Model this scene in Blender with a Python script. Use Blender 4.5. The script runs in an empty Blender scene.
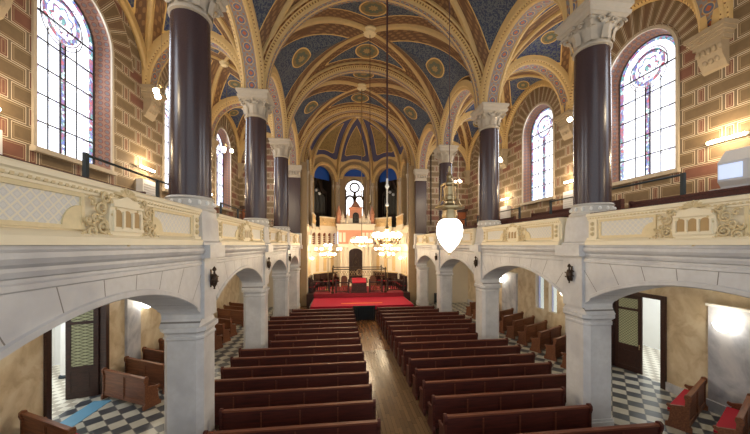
import bpy, math, random
import numpy as np
from mathutils import Vector, Matrix
random.seed(7)
R = math.radians; PI = math.pi; sin = math.sin; cos = math.cos
C = bpy.context.scene.collection
# ------------------------------------------------------------------ node helpers
class E:
    def __init__(s, g, sock): s.g = g; s.s = sock
    def _m(s, op, b=None, c=None, r=False):
        n = s.g.nodes.new('ShaderNodeMath'); n.operation = op
        ins = [s, b, c] if not r else [b, s, c]
        for i, v in enumerate(ins):
            if v is None: continue
            if isinstance(v, E): s.g.links.new(v.s, n.inputs[i])
            else: n.inputs[i].default_value = v
        return E(s.g, n.outputs[0])
    def __add__(s, b): return s._m('ADD', b)
    __radd__ = __add__
    def __sub__(s, b): return s._m('SUBTRACT', b)
    def __rsub__(s, b): return s._m('SUBTRACT', b, r=True)
    def __mul__(s, b): return s._m('MULTIPLY', b)
    __rmul__ = __mul__
    def __truediv__(s, b): return s._m('DIVIDE', b)
    def floor(s): return s._m('FLOOR')
    def frac(s): return s._m('FRACT')
    def abs(s): return s._m('ABSOLUTE')
    def sqrt(s): return s._m('SQRT')
    def mod(s, b): return s._m('FLOORED_MODULO', b)
    def min(s, b): return s._m('MINIMUM', b)
    def max(s, b): return s._m('MAXIMUM', b)
    def lt(s, b): return s._m('LESS_THAN', b)
    def gt(s, b): return s._m('GREATER_THAN', b)
    def sin(s): return s._m('SINE')
    def atan2(s, b): return s._m('ARCTAN2', b)
class G:
    """one material's node graph"""
    def __init__(s, name, rough=.6, metal=0, spec=.5):
        s.m = bpy.data.materials.new(name); s.m.use_nodes = True
        s.t = s.m.node_tree; s.nodes = s.t.nodes; s.links = s.t.links
        s.b = s.nodes['Principled BSDF']
        s.b.inputs['Roughness'].default_value = rough
        s.b.inputs['Metallic'].default_value = metal
        s.b.inputs['Specular IOR Level'].default_value = spec
    def pos(s):
        n = s.nodes.new('ShaderNodeNewGeometry'); x = s.nodes.new('ShaderNodeSeparateXYZ')
        s.links.new(n.outputs['Position'], x.inputs[0])
        return [E(s.t, x.outputs[i]) for i in range(3)]
    def objc(s):
        n = s.nodes.new('ShaderNodeTexCoord'); x = s.nodes.new('ShaderNodeSeparateXYZ')
        s.links.new(n.outputs['Object'], x.inputs[0])
        return [E(s.t, x.outputs[i]) for i in range(3)]
    def uv(s, name):
        n = s.nodes.new('ShaderNodeUVMap'); n.uv_map = name; x = s.nodes.new('ShaderNodeSeparateXYZ')
        s.links.new(n.outputs[0], x.inputs[0])
        return [E(s.t, x.outputs[i]) for i in range(2)]
    def vec(s, x, y, z=0.0):
        n = s.nodes.new('ShaderNodeCombineXYZ')
        for i, v in enumerate((x, y, z)):
            if isinstance(v, E): s.links.new(v.s, n.inputs[i])
            else: n.inputs[i].default_value = v
        return n.outputs[0]
    def noise(s, scale, detail=3, vec=None, out=0):
        n = s.nodes.new('ShaderNodeTexNoise'); n.inputs['Scale'].default_value = scale; n.inputs['Detail'].default_value = detail
        if vec is None:
            g = s.nodes.new('ShaderNodeNewGeometry'); vec = g.outputs['Position']
        s.links.new(vec, n.inputs['Vector']); return E(s.t, n.outputs[out])
    def voro(s, scale, vec, feature='F1', out='Distance'):
        n = s.nodes.new('ShaderNodeTexVoronoi'); n.feature = feature; n.inputs['Scale'].default_value = scale
        s.links.new(vec, n.inputs['Vector']); return E(s.t, n.outputs[out])
    def ramp(s, f, stops):
        n = s.nodes.new('ShaderNodeValToRGB'); cr = n.color_ramp
        while len(cr.elements) < len(stops): cr.elements.new(.5)
        for e, (p, c) in zip(cr.elements, stops): e.position = p; e.color = (*c, 1)
        s.links.new(f.s, n.inputs[0]); return n.outputs[0]
    def mix(s, f, a, b):
        n = s.nodes.new('ShaderNodeMix'); n.data_type = 'RGBA'; n.clamp_factor = True
        if isinstance(f, E): s.links.new(f.s, n.inputs['Factor'])
        else: n.inputs['Factor'].default_value = f
        for k, v in ((6, a), (7, b)):
            if isinstance(v, tuple): n.inputs[k].default_value = (*v, 1)
            else: s.links.new(v.s if isinstance(v, E) else v, n.inputs[k])
        return n.outputs[2]
    def col(s, c):
        if isinstance(c, tuple): s.b.inputs['Base Color'].default_value = (*c, 1)
        else: s.links.new(c.s if isinstance(c, E) else c, s.b.inputs['Base Color'])
        return s
    def emit(s, c, k):
        if isinstance(c, tuple): s.b.inputs['Emission Color'].default_value = (*c, 1)
        else: s.links.new(c, s.b.inputs['Emission Color'])
        s.b.inputs['Emission Strength'].default_value = k; return s
    def bump(s, h, d=.02, k=.5):
        n = s.nodes.new('ShaderNodeBump'); n.inputs['Distance'].default_value = d; n.inputs['Strength'].default_value = k
        s.links.new(h.s, n.inputs['Height']); s.links.new(n.outputs[0], s.b.inputs['Normal']); return s
def S(r, g, b):  # sRGB 0-255 -> linear
    return tuple(((v/255)/12.92 if v/255 <= .04045 else ((v/255+.055)/1.055)**2.4) for v in (r, g, b))
def plain(name, c, rough=.6, metal=0, var=.12, scale=3, spec=.5):
    g = G(name, rough, metal, spec); f = g.noise(scale, 4)
    g.col(g.mix(f, tuple(v*(1-var) for v in c), tuple(min(1, v*(1+var)) for v in c))); return g.m
WIN_E = 125; WORLD = 0.95; EXPO = 0.36
BAY = 6.12; Y0 = 2.02
M = {}
# grey limestone of the piers and arcade
g = G('grey_stone', .45)
v = g.noise(1.3, 6); w = g.noise(9, 5)
g.col(g.mix(w, g.ramp(v, [(.3, S(172, 172, 178)), (.5, S(206, 206, 208)), (.7, S(220, 220, 220))]), S(190, 188, 186))); M['stone'] = g.m
# same stone with radial joints (object origin = centre of the arch)
g = G('arcade_stone', .45); x, y, z = g.objc()
zz = z + 3.2
a = zz.atan2(y)*(1/(PI/17)); fr = a.frac(); r = (y*y + zz*zz).sqrt()
d = fr.min(1 - fr)*(PI/17)*r
v = g.noise(1.3, 6); w = g.noise(9, 5)
base = g.mix(w, g.ramp(v, [(.3, S(170, 172, 182)), (.5, S(208, 208, 210)), (.7, S(222, 222, 222))]), S(194, 192, 190))
g.col(g.mix(d.lt(.008)*z.lt(1.0), base, S(120, 116, 112))); M['arcade'] = g.m
M['capital'] = plain('capital_stone', S(176, 165, 148), .6, scale=6)
M['collar'] = plain('collar_stone', S(200, 196, 188), .5)
g = G('column_granite', .24, spec=.6); v = g.noise(60, 5); w = g.noise(2.2, 4)
g.col(g.mix(v, S(48, 34, 36), g.mix(w, S(84, 66, 66), S(70, 60, 66)))); M['granite'] = g.m
M['cream'] = plain('cream_plaster', S(238, 226, 196), .5, var=.05)
M['cream_gold'] = plain('gilt_cream_plaster', S(222, 204, 160), .45, var=.15, scale=12)
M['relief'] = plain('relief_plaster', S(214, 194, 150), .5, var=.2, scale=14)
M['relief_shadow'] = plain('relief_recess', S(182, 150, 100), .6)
# lattice panel
g = G('lattice_panel', .5); x, y, z = g.objc()
p = ((y+z)*7.5).frac(); q = ((y-z)*7.5).frac()
d = p.min(1-p).min(q.min(1-q))
cc = ((p-.5).abs().max((q-.5).abs()))
g.col(g.mix(d.lt(.09), g.mix(cc.gt(.24)*cc.lt(.31), S(216, 214, 208), S(204, 202, 198)), S(232, 224, 202)))
g.bump(d.lt(.09), .01); M['lattice'] = g.m
# painted masonry
def masonry(name, axis, radial=True):
    g = G(name, .75); P = g.pos(); u = P[axis]; v = P[2]
    row = (v/.50).floor(); uu = u/1.45 + row.mod(2.0)*.5; c = uu.floor(); fu = uu.frac()*1.45; fv = (v/.50).frac()*.50
    dl = fu.min(1.13-fu); ds = (fu-1.17).min(1.41-fu); dh = fv.min(.50-fv)
    small = fu.gt(1.15); d = dl.max(ds).min(dh)
    par = ((row*7.13+c*3.71).sin()*43.7).frac()
    red = small.max(par.gt(.70))
    if radial:
        yy = (u - Y0).mod(BAY) - BAY/2 + .50; zz = v - 12.28
        r = (yy*yy+zz*zz).sqrt(); A = zz.atan2(yy)/(PI/17); fr = A.frac(); dr = (fr.min(1-fr)*(PI/17)*r).min((r-1.50).abs()).min((2.62-r).abs())
        top = zz.gt(0.0)*r.lt(2.62)
        d = d*(1-top)+dr*top; red = red*(1-top)+A.floor().mod(2.0)*top*.3
    n = g.noise(5, 4)
    olive = g.mix(n, S(98, 82, 60), S(122, 102, 76)); rd = g.mix(n, S(104, 66, 54), S(124, 84, 70))
    blk = g.mix(red, olive, rd)
    line = g.mix(d.lt(.016), S(206, 192, 170), S(110, 96, 78))
    inner = d.gt(.075)*d.lt(.088)
    g.col(g.mix(d.gt(.036), line, g.mix(inner, blk, S(166, 146, 116)))); return g.m
M['masonry_y'] = masonry('painted_masonry_side', 1); M['masonry_x'] = masonry('painted_masonry_end', 0, False)
# vault webs: uv 'edge' = (distance to the nearest rib, run along) ; uv 'med' = metres from the medallion
def web_mat(name, blue1, blue2, panel=False, bw=.44, ms=1.15):
    g = G(name, .6); e = g.uv('edge'); m = g.uv('med'); d = e[0]; t = e[1]
    n = g.noise(16, 3); vv = g.voro(9, g.vec(m[0], m[1])); leaf = ((m[0]*21).sin()*(m[1]*21).sin()).abs()
    blue = g.mix(vv.gt(.42)*n.gt(.45), g.mix(n, blue1, blue2), S(82, 90, 96))
    # ochre scroll band
    f = ((t*16).sin()*(d*26).sin()); ochre = g.mix(f.gt(.25), S(100, 68, 38), S(134, 98, 58))
    goldl = S(206, 170, 102)
    r = ((m[0]/(.66*ms))*(m[0]/(.66*ms))+(m[1]/(.54*ms))*(m[1]/(.54*ms))).sqrt(); ang = m[0].atan2(m[1])
    pet = r + (ang*8).sin()*.06
    med = g.mix(pet.lt(.3), g.mix(pet.lt(.62), S(122, 102, 58), S(84, 88, 70)), S(150, 124, 76))
    med = g.mix(r.gt(.88), med, goldl)
    band = bw if not panel else .34
    inside = g.mix(r.lt(1.0), blue, med) if not panel else g.mix(d.gt(.62), g.mix(d.gt(.56), g.mix(n, S(48, 54, 92), S(84, 78, 108)), goldl), g.mix(vv.gt(.35), S(110, 88, 48), S(140, 116, 66)))
    if panel: c = g.mix(d.gt(.12), S(196, 166, 112), inside)
    else: c = g.mix(d.gt(band+.05), g.mix(d.gt(band), ochre, goldl), inside)
    g.col(c); return g.m
M['web'] = web_mat('blue_vault_painting', S(22, 34, 64), S(38, 54, 88))
M['web_aisle'] = web_mat('bright_blue_vault_painting', S(20, 32, 80), S(32, 50, 106), False, .2, .62)
M['web_apse'] = web_mat('apse_vault_painting', S(24, 36, 80), S(40, 62, 110), True)
# ribs
M['corbel'] = plain('corbel_stone', S(158, 142, 118), .6, scale=8)
M['rib'] = plain('rib_stone', S(196, 166, 112), .55, var=.14, scale=5)
M['rib_dark'] = plain('rib_tan', S(140, 104, 60), .6, var=.2, scale=7)
g = G('rib_bead', .55); u, v = g.uv('edge'); f = (u*7.0).frac()
g.col(g.mix(f.lt(.35), S(206, 174, 112), S(116, 78, 40))); M['bead'] = g.m
g = G('ochre_scroll', .6); u, v = g.uv('edge'); f = (u*15).sin()*(v*22).sin()
g.col(g.mix(f.gt(.2), S(116, 74, 36), S(160, 116, 62))); M['ochre'] = g.m
g = G('guilloche', .6); u, v = g.uv('edge')          # v in -0.5..0.5 m across the soffit
pu = ((u*2.1).frac()-.5)/2.1; r = (pu*pu+v*v).sqrt(); dia = pu.abs()+v.abs()
fill = g.mix(((u*26).sin()*(v*30).sin()).gt(.3), S(120, 116, 116), S(146, 100, 68))
cc = g.mix(r.lt(.165), fill, S(180, 148, 98)); cc = g.mix(r.lt(.135), cc, S(84, 92, 116)); cc = g.mix(dia.lt(.09), cc, S(164, 88, 50))
g.col(g.mix(v.abs().gt(.25), cc, S(186, 158, 108))); M['guilloche'] = g.m
g = G('window_reveal_paint', .6); u, v = g.uv('edge'); pu = (u*5).frac()-.5
k = (pu*pu+(v*3.4).frac()*0+((v*5).frac()-.5)*((v*5).frac()-.5)).sqrt()
g.col(g.mix(k.lt(.3), g.mix(k.gt(.42), S(120, 66, 54), S(136, 104, 88)), S(104, 98, 100))); M['reveal'] = g.m
# woods
def wood(name, a, b, rough=.35, axis=(1, 12, 12)):
    g = G(name, rough); x, y, z = g.objc(); n = g.noise(2.0, 5, g.vec(x*axis[0], y*axis[1], z*axis[2]))
    g.col(g.ramp(n, [(.3, a), (.7, b)])); return g.m
M['pew'] = wood('pew_mahogany', S(56, 17, 10), S(86, 32, 19), .6)
M['pew_edge'] = wood('pew_moulding', S(90, 44, 28), S(120, 66, 42), .5)
M['pew_light'] = wood('aisle_pew_wood', S(92, 54, 36), S(134, 84, 54), .45)
M['wood_dark'] = wood('dark_stained_wood', S(38, 22, 18), S(66, 38, 30), .4)
M['wood_door'] = wood('brown_door_wood', S(120, 62, 30), S(150, 84, 44), .4)
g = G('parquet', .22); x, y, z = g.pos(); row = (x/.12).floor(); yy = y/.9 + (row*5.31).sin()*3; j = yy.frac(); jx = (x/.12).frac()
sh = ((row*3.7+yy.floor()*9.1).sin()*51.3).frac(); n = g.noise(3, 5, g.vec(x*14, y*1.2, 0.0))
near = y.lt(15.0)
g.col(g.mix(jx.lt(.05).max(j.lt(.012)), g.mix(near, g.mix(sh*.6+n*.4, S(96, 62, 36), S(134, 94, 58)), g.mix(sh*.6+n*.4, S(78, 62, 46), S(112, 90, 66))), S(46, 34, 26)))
g.bump(n, .01, .25); M['parquet'] = g.m
g = G('checker_tiles', .28); x, y, z = g.pos(); p = ((x+y)*1.75); q = ((x-y)*1.75); c = (p.floor()+q.floor()).mod(2.0)
dd = p.frac().min(1-p.frac()).min(q.frac().min(1-q.frac())); n = g.noise(6, 4)
g.col(g.mix(dd.lt(.025), g.mix(c.gt(.5), g.mix(n, S(168, 166, 154), S(190, 188, 176)), g.mix(n, S(54, 58, 64), S(78, 82, 88))), S(110, 108, 104))); M['checker'] = g.m
g = G('vestibule_tiles', .4); x, y, z = g.pos(); p = (x*4); q = (y*4); c = (p.floor()+q.floor()).mod(2.0)
g.col(g.mix(c.gt(.5), S(226, 220, 204), S(176, 166, 148))); M['vest'] = g.m
M['sky_reflection'] = plain('sky_reflection_blue', S(96, 150, 182), .6)
def marble(name, a, b, c, sc=.9):
    g = G(name, .4); x, y, z = g.pos(); n = g.noise(sc, 6); w = g.noise(2.0, 6, g.vec(x*1.2, y*1.2+n*1.6, z*1.0+n*2.2))
    g.col(g.ramp(w, [(.3, a), (.5, b), (.62, c)])); return g.m
M['marble_tan'] = marble('tan_painted_marble', S(180, 160, 130), S(202, 184, 154), S(212, 198, 172))
M['marble_grey'] = marble('grey_blue_plaster', S(146, 148, 158), S(176, 178, 186), S(192, 192, 196), .6)
M['plaster'] = plain('pale_plaster', S(206, 196, 176), .7, var=.05)
M['white'] = plain('white_plaster', S(236, 234, 228), .6, var=.03)
M['white_marble'] = plain('white_marble', S(238, 226, 204), .35, var=.06)
M['ark_gold'] = plain('warm_gilt_marble', S(226, 196, 144), .4, var=.15, scale=6)
M['terracotta'] = plain('pink_terracotta', S(220, 156, 126), .5, var=.1)
M['carpet_front'] = plain('crimson_carpet', S(176, 6, 50), .9, var=.08)
M['carpet'] = plain('red_carpet', S(130, 30, 44), .9, var=.12)
M['stripe'] = plain('orange_carpet_stripe', S(214, 110, 60), .9)
M['cushion'] = plain('red_seat_cushion', S(172, 18, 44), .8, var=.1)
M['black'] = plain('black_cloth', S(16, 24, 30), .8)
M['curtain'] = plain('dark_velvet', S(46, 28, 26), .7, var=.3, scale=9)
M['gold'] = plain('gold_metal', S(212, 168, 88), .3, 1)
M['brass'] = plain('aged_brass', S(168, 148, 112), .28, 1, scale=14)
M['bronze'] = plain('dark_bronze', S(74, 60, 48), .4, .8)
M['iron'] = plain('dark_painted_iron', S(38, 50, 56), .5, .2)
M['lead'] = plain('window_lead', S(46, 44, 46), .6)
M['cable'] = plain('dark_cable', S(66, 34, 34), .6)
M['pipe'] = plain('organ_pipe_metal', S(84, 80, 72), .35, .8)
M['void'] = plain('dark_organ_wood', S(40, 28, 20), .6)
M['bluetymp'] = plain('blue_tympanum', S(30, 80, 170), .6, var=.25, scale=8)
M['device'] = plain('white_device_case', S(208, 210, 214), .35, var=.02)
M['yellow_pillar'] = plain('apse_stone', S(156, 132, 96), .5, var=.15, scale=4)
def emis(name, c, k): g = G(name, .4); g.col(c); g.emit(c, k); return g.m
M['globe'] = emis('lit_opal_globe', (1, .84, .58), 18)
M['bowl'] = emis('lit_opal_bowl', (1, .95, .86), 5)
M['tube'] = emis('lit_tube', (1, .80, .50), 22)
M['sconce'] = emis('lit_wall_lamp', (1, .93, .78), 12)
M['screen'] = emis('lit_screen', (.62, .74, 1), .55)
# stained glass : uv 'edge' = metres (u centred, v from the sill, arch centre at v=4.3)
def glass(name, k, simple=False):
    g = G(name, .3); u, v = g.uv('edge'); au = u.abs()
    vc = g.voro(11, g.vec(u, v), out='Color'); sp = g.nodes.new('ShaderNodeSeparateXYZ'); g.links.new(vc.s, sp.inputs[0])
    h = E(g.t, sp.outputs[0]); ed = g.voro(11, g.vec(u, v), 'DISTANCE_TO_EDGE')
    mosaic = g.ramp(h, [(0, S(150, 30, 44)), (.25, S(40, 70, 150)), (.4, S(200, 220, 226)), (.55, S(30, 120, 120)), (.75, S(60, 90, 160)), (.9, S(130, 60, 90))])
    mosaic = g.mix(ed.lt(.05), mosaic, S(40, 36, 44))
    vz = v - 4.25; rt = (u*u+(vz-.0)*(vz-.0)).sqrt()
    edge = (1.22-au)*vz.lt(0.0)+(1.22-rt)*(1-vz.lt(0.0))
    rz = (u*u+(vz-.12)*(vz-.12)).sqrt(); an = vz.atan2(u)
    pale = g.mix(h, S(226, 236, 255), S(255, 255, 255))
    rosette = (rz.gt(.5)*rz.lt(.66)).max(rz.lt(.14)).max((rz+(an*8).sin()*.05-.36).abs().lt(.045))
    mos = edge.lt(.20).max(rosette).max(au.lt(.075)*vz.lt(-.5))
    lancet = (((au-.5).abs()-.30).abs().lt(.035))*vz.lt(-.55)
    ln = ((v/.82).frac().lt(.03)).max((au-.5).abs().lt(.012)*vz.lt(-.5)).max((rz-.72).abs().lt(.02)).max((au-.1).abs().lt(.018)*vz.lt(-.5))
    c = g.mix(mos, pale, mosaic); c = g.mix(lancet, c, S(196, 196, 226)); c = g.mix(ln, c, S(60, 54, 70))
    g.col((.3, .3, .35)); g.emit(c, k); return g.m
M['glass'] = glass('stained_glass', 1.9)
g = G('apse_glass', .3); u, v = g.uv('edge'); g.col((.5, .5, .5)); g.emit((.95, .95, 1), 1.8); M['glass_apse'] = g.m
g = G('leaded_coloured_glass', .3); u, v = g.uv('edge'); au = u.abs(); f = (v*5).frac(); b = au.gt(.2)
ln = f.lt(.1).max((u*6).frac().lt(.1)); c = g.mix(b, S(200, 226, 220), S(50, 84, 160)); g.emit(g.mix(ln, c, S(50, 50, 56)), .55); M['glass_low'] = g.m
g = G('door_lattice_glass', .3); x, y, z = g.objc(); p = ((y+z)*9).frac(); q = ((y-z)*9).frac(); p2 = ((x+z)*9).frac(); 
ln = p.lt(.2).max(q.lt(.2)); cg = g.mix(ln, S(150, 152, 120), S(74, 70, 48)); g.col(cg); g.emit(cg, .16); M['door_glass'] = g.m
# ------------------------------------------------------------------ mesh helpers
class MB:
    def __init__(s): s.v = []; s.f = []; s.mi = []; s.uv = {}; s.uv2 = {}
    def add(s, vs, fs, mi=0, uvs=None, uv2=None, mat=None):
        b = len(s.v)
        for i, p in enumerate(vs):
            p = Vector(p)
            s.v.append(tuple(mat @ p) if mat is not None else tuple(p))
            if uvs is not None: s.uv[b+i] = uvs[i]
            if uv2 is not None: s.uv2[b+i] = uv2[i]
        for k, f in enumerate(fs):
            s.f.append(tuple(b+i for i in f)); s.mi.append(mi[k] if isinstance(mi, list) else mi)
        return s
    def box(s, x0, x1, y0, y1, z0, z1, mi=0, mat=None):
        vs = [(x, y, z) for z in (z0, z1) for x, y in ((x0, y0), (x1, y0), (x1, y1), (x0, y1))]
        return s.add(vs, [(3, 2, 1, 0), (4, 5, 6, 7), (0, 1, 5, 4), (1, 2, 6, 5), (2, 3, 7, 6), (3, 0, 4, 7)], mi, mat=mat)
    def prism(s, poly, a0, a1, axis='x', mi=0, mat=None):
        """poly of 2-D points; axis is the extrusion axis. x: poly=(y,z)  y: poly=(x,z)  z: poly=(x,y)"""
        def P(p, a): return (a, p[0], p[1]) if axis == 'x' else ((p[0], a, p[1]) if axis == 'y' else (p[0], p[1], a))
        n = len(poly); vs = [P(p, a0) for p in poly]+[P(p, a1) for p in poly]
        fs = [tuple(range(n))[::-1], tuple(range(n, 2*n))]+[(i, (i+1) % n, n+(i+1) % n, n+i) for i in range(n)]
        return s.add(vs, fs, mi, mat=mat)
    def lathe(s, prof, n=20, c=(0, 0, 0), mi=0, sq=0, mat=None, cap=True, rot=0):
        """prof of (r,z[,squareness])"""
        vs = []
        for p in prof:
            r, z = p[0], p[1]; k = p[2] if len(p) > 2 else sq
            for i in range(n):
                a = 2*PI*(i+rot)/n; ca, sa = cos(a), sin(a); m = 1/max(abs(ca), abs(sa)); f = 1+(m-1)*k
                vs.append((c[0]+r*ca*f, c[1]+r*sa*f, c[2]+z))
        fs = [(j*n+i, j*n+(i+1) % n, (j+1)*n+(i+1) % n, (j+1)*n+i) for j in range(len(prof)-1) for i in range(n)]
        if cap: fs += [tuple(range(n))[::-1], tuple(range((len(prof)-1)*n, len(prof)*n))]
        return s.add(vs, fs, mi, mat=mat)
    def tube(s, pts, r, n=8, mi=0, mat=None):
        pts = [Vector(p) for p in pts]; vs = []; m = len(pts)
        rr = r if isinstance(r, (list, tuple)) else [r]*m
        up = None
        for i, p in enumerate(pts):
            t = (pts[min(i+1, m-1)]-pts[max(i-1, 0)]).normalized()
            a = (up - t*up.dot(t)) if up is not None else t.orthogonal()
            if a.length < 1e-5: a = t.orthogonal()
            a.normalize(); up = a; b = t.cross(a)
            for k in range(n): vs.append(p+(a*cos(2*PI*k/n)+b*sin(2*PI*k/n))*rr[i])
        fs = [(j*n+i, j*n+(i+1) % n, (j+1)*n+(i+1) % n, (j+1)*n+i) for j in range(m-1) for i in range(n)]
        fs += [tuple(range(n))[::-1], tuple(range((m-1)*n, m*n))]
        return s.add(vs, fs, mi, mat=mat)
    def ball(s, c, r, n=10, mi=0, sz=1):
        k = max(4, n//2+1)
        return s.lathe([(max(.0005, r*sin(PI*j/k)), -r*sz*cos(PI*j/k)) for j in range(k+1)], n, c, mi)
    def sweep(s, pts, lat, prof, mis=0, closed=False):
        """prof (lateral, outward-from-intrados); outward = normal away from the arch centre"""
        pts = [Vector(p) for p in pts]; lat = Vector(lat).normalized(); m = len(pts); n = len(prof)
        vs = []; uvs = []; L = 0
        cum = [p[0] for p in prof]
        for i, p in enumerate(pts):
            t = (pts[min(i+1, m-1)]-pts[max(i-1, 0)]).normalized(); nr = lat.cross(t).normalized()
            if nr.z < -.0: nr = -nr
            if abs(nr.z) < 1e-3 and i and nr.dot(pn) < 0: nr = -nr
            pn = nr
            if i: L += (pts[i]-pts[i-1]).length
            for q in prof: vs.append(p+lat*q[0]+nr*q[1]); uvs.append((L, q[0]))
        fs = []; mi = []
        for i in range(m-1):
            for k in range(n-1):
                fs.append((i*n+k, i*n+k+1, (i+1)*n+k+1, (i+1)*n+k)); mi.append(mis[k] if isinstance(mis, list) else mis)
        return s.add(vs, fs, mi, uvs)
    def build(s, name, mats, parent=None, smooth=True, loc=None):
        me = bpy.data.meshes.new(name); me.from_pydata([tuple(p) for p in s.v], [], s.f)
        if not isinstance(mats, (list, tuple)): mats = [mats]
        for m in mats: me.materials.append(M[m] if isinstance(m, str) else m)
        me.polygons.foreach_set('material_index', [min(i, len(mats)-1) for i in s.mi])
        for nm, dct in (('edge', s.uv), ('med', s.uv2)):
            if dct:
                l = me.uv_layers.new(name=nm)
                l.data.foreach_set('uv', [c for lp in me.loops for c in dct.get(lp.vertex_index, (0, 0))])
        me.update()
        if smooth:
            me.polygons.foreach_set('use_smooth', [True]*len(me.polygons))
            try: me.set_sharp_from_angle(angle=R(32))
            except Exception: pass
        o = bpy.data.objects.new(name, me); C.objects.link(o)
        if loc is not None: o.location = loc
        if parent is not None: o.parent = parent
        return o
def tag(o, label=None, cat=None, group=None, kind=None):
    if label: o['label'] = label
    if cat: o['category'] = cat
    if group: o['group'] = group
    if kind: o['kind'] = kind
    return o
def empty(name, loc=(0, 0, 0), rz=0):
    o = bpy.data.objects.new(name, None); o.empty_display_size = .2; o.location = loc; o.rotation_euler = (0, 0, rz); C.objects.link(o); return o
def struct(o, label=None, cat=None):
    o['kind'] = 'structure'
    if label: o['label'] = label
    if cat: o['category'] = cat
    return o
def copy_tree(o, parent=None):
    c = o.copy(); C.objects.link(c)
    if parent is not None: c.parent = parent
    for ch in list(o.children): copy_tree(ch, c)
    return c
ORD = ['first', 'second', 'third', 'fourth', 'fifth', 'sixth', 'seventh', 'eighth', 'ninth', 'tenth', 'eleventh', 'twelfth', 'thirteenth', 'fourteenth', 'fifteenth', 'sixteenth', 'seventeenth', 'eighteenth']
def arcpts(c, a, b, plane, t0=0, t1=PI, n=36):
    """half ellipse; plane 'x' = runs along x at constant y, 'y' = runs along y at constant x"""
    out = []
    for i in range(n+1):
        t = t0+(t1-t0)*i/n; h = a*cos(t); z = c[2]+b*sin(t)
        out.append((c[0]+h, c[1], z) if plane == 'x' else (c[0], c[1]+h, z))
    return out
CY = [Y0+BAY*k for k in range(5)]            # column lines 2.02 .. 26.5
SPR = 12.08                                    # springing of the vaults
CX = 5.55; WX = 10.1; FX = 5.15
SIDE = {-1: 'left', 1: 'right'}
# ------------------------------------------------------------------ vaults
def web_grid(P0, P1, bulge, name, mat, parent, off0=.0, off1=.27, nt=36, nv=14, medv=.45, up=(0, 0, 1)):
    ts = [sin(-PI/2+PI*i/nt) for i in range(nt+1)]; G_ = np.zeros((nt+1, nv+1, 3))
    for i, t in enumerate(ts):
        a = np.array(P0(t)); b = np.array(P1(t))
        for j in range(nv+1):
            v = j/nv; G_[i, j] = a*(1-v)+b*v+np.array([0, 0, bulge*sin(PI*v)*(1-abs(t))**.7])
    A = G_[:, 0]; B = G_[:, -1]
    flat = G_.reshape(-1, 3)
    def dist(P, poly):
        best = np.full(len(P), 1e9)
        for k in range(len(poly)-1):
            a, b = poly[k], poly[k+1]; ab = b-a; L = max(1e-9, ab@ab)
            u = np.clip(((P-a)@ab)/L, 0, 1); q = a+u[:, None]*ab; best = np.minimum(best, np.linalg.norm(P-q, axis=1))
        return best
    d = np.minimum(dist(flat, A)-off0, dist(flat, B)-off1)
    mid = nt//2; c0 = P0(0); c1 = P1(0); pc = G_[mid, int(nv*medv)]
    ax = np.array(c1)-np.array(c0); ax /= np.linalg.norm(ax)
    la = np.array(P0(.2))-np.array(P0(-.2)); la /= np.linalg.norm(la)
    mb = MB(); w = nv+1
    # 'run' coordinate for the scroll band
    uv = [(float(d[k]), float(np.linalg.norm(flat[k]-pc))) for k in range(len(flat))]
    u2 = [(float((flat[k]-pc)@la), float((flat[k]-pc)@ax)) for k in range(len(flat))]
    fs = [(i*w+j, i*w+j+1, (i+1)*w+j+1, (i+1)*w+j) for i in range(nt) for j in range(nv)]
    mb.add([tuple(p) for p in flat], fs, 0, uv, u2)
    return mb.build(name, mat, parent)
RIBP = [(-.20, .22), (-.20, .06), (-.16, .02), (-.13, .03), (-.11, -.03), (-.06, -.09), (0, -.11), (.06, -.09), (.11, -.03), (.13, .03), (.16, .02), (.20, .06), (.20, .22)]
def vault(cx, cy, a, b, hx0, hx1, hy, hd, label, mat, ribs=1.4, offx=0., offy=.3):
    root = empty('ceiling', (cx, cy, SPR)); struct(root, label, 'vault')
    q = lambda t: math.sqrt(max(0, 1-t*t))
    for sx, h in ((-1, hx0), (1, hx1)):
        web_grid(lambda t: (sx*a, t*b, h*q(t)), lambda t: (sx*a*abs(t), t*b, hd*q(t)), .25, 'vault_web', mat, root, offx, medv=.30)
    for sy in (-1, 1):
        web_grid(lambda t: (t*a, sy*b, hy*q(t)), lambda t: (t*a, sy*b*abs(t), hd*q(t)), .12, 'vault_web', mat, root, offy)
    for sx in (-1, 1):
        for sy in (-1, 1):
            mb = MB(); pts = [(sx*a*cos(u), sy*b*cos(u), hd*sin(u)) for u in [PI/2*i/26 for i in range(27)]]
            mb.sweep(pts, (-sy*b, sx*a, 0), [(l*ribs, r*ribs) for l, r in RIBP], [0, 1, 0, 0, 0, 0, 0, 0, 0, 0, 1, 0]); mb.build('diagonal_rib', ['rib', 'rib_dark'], root)
    mb = MB(); mb.lathe([(.30*ribs, .1), (.34*ribs, 0), (.34*ribs, -.08), (.26*ribs, -.14), (.24*ribs, -.2), (.1*ribs, -.24), (.001, -.25)], 16, (0, 0, hd)); mb.build('boss', 'cream_gold', root)
for k in range(-1, 4):
    yc = Y0+BAY*(k+.5)
    nm = ['over the rear gallery', 'nearest the camera', 'second from the camera', 'third from the camera', 'next to the apse'][k+1]
    vault(0, yc, 5.42, BAY/2, 2.62, 2.62, 5.35, 5.65, 'blue painted nave vault with gold medallions, bay '+nm, 'web', 1.4, -.15, .24)
    for s in (-1, 1):
        vault(s*8.02, yc, 2.12, BAY/2, 2.7, 2.8, 2.5, 3.25, 'small blue painted vault over the %s gallery, bay %s' % (SIDE[s], nm), 'web_aisle', .75, .1, .22)
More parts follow.
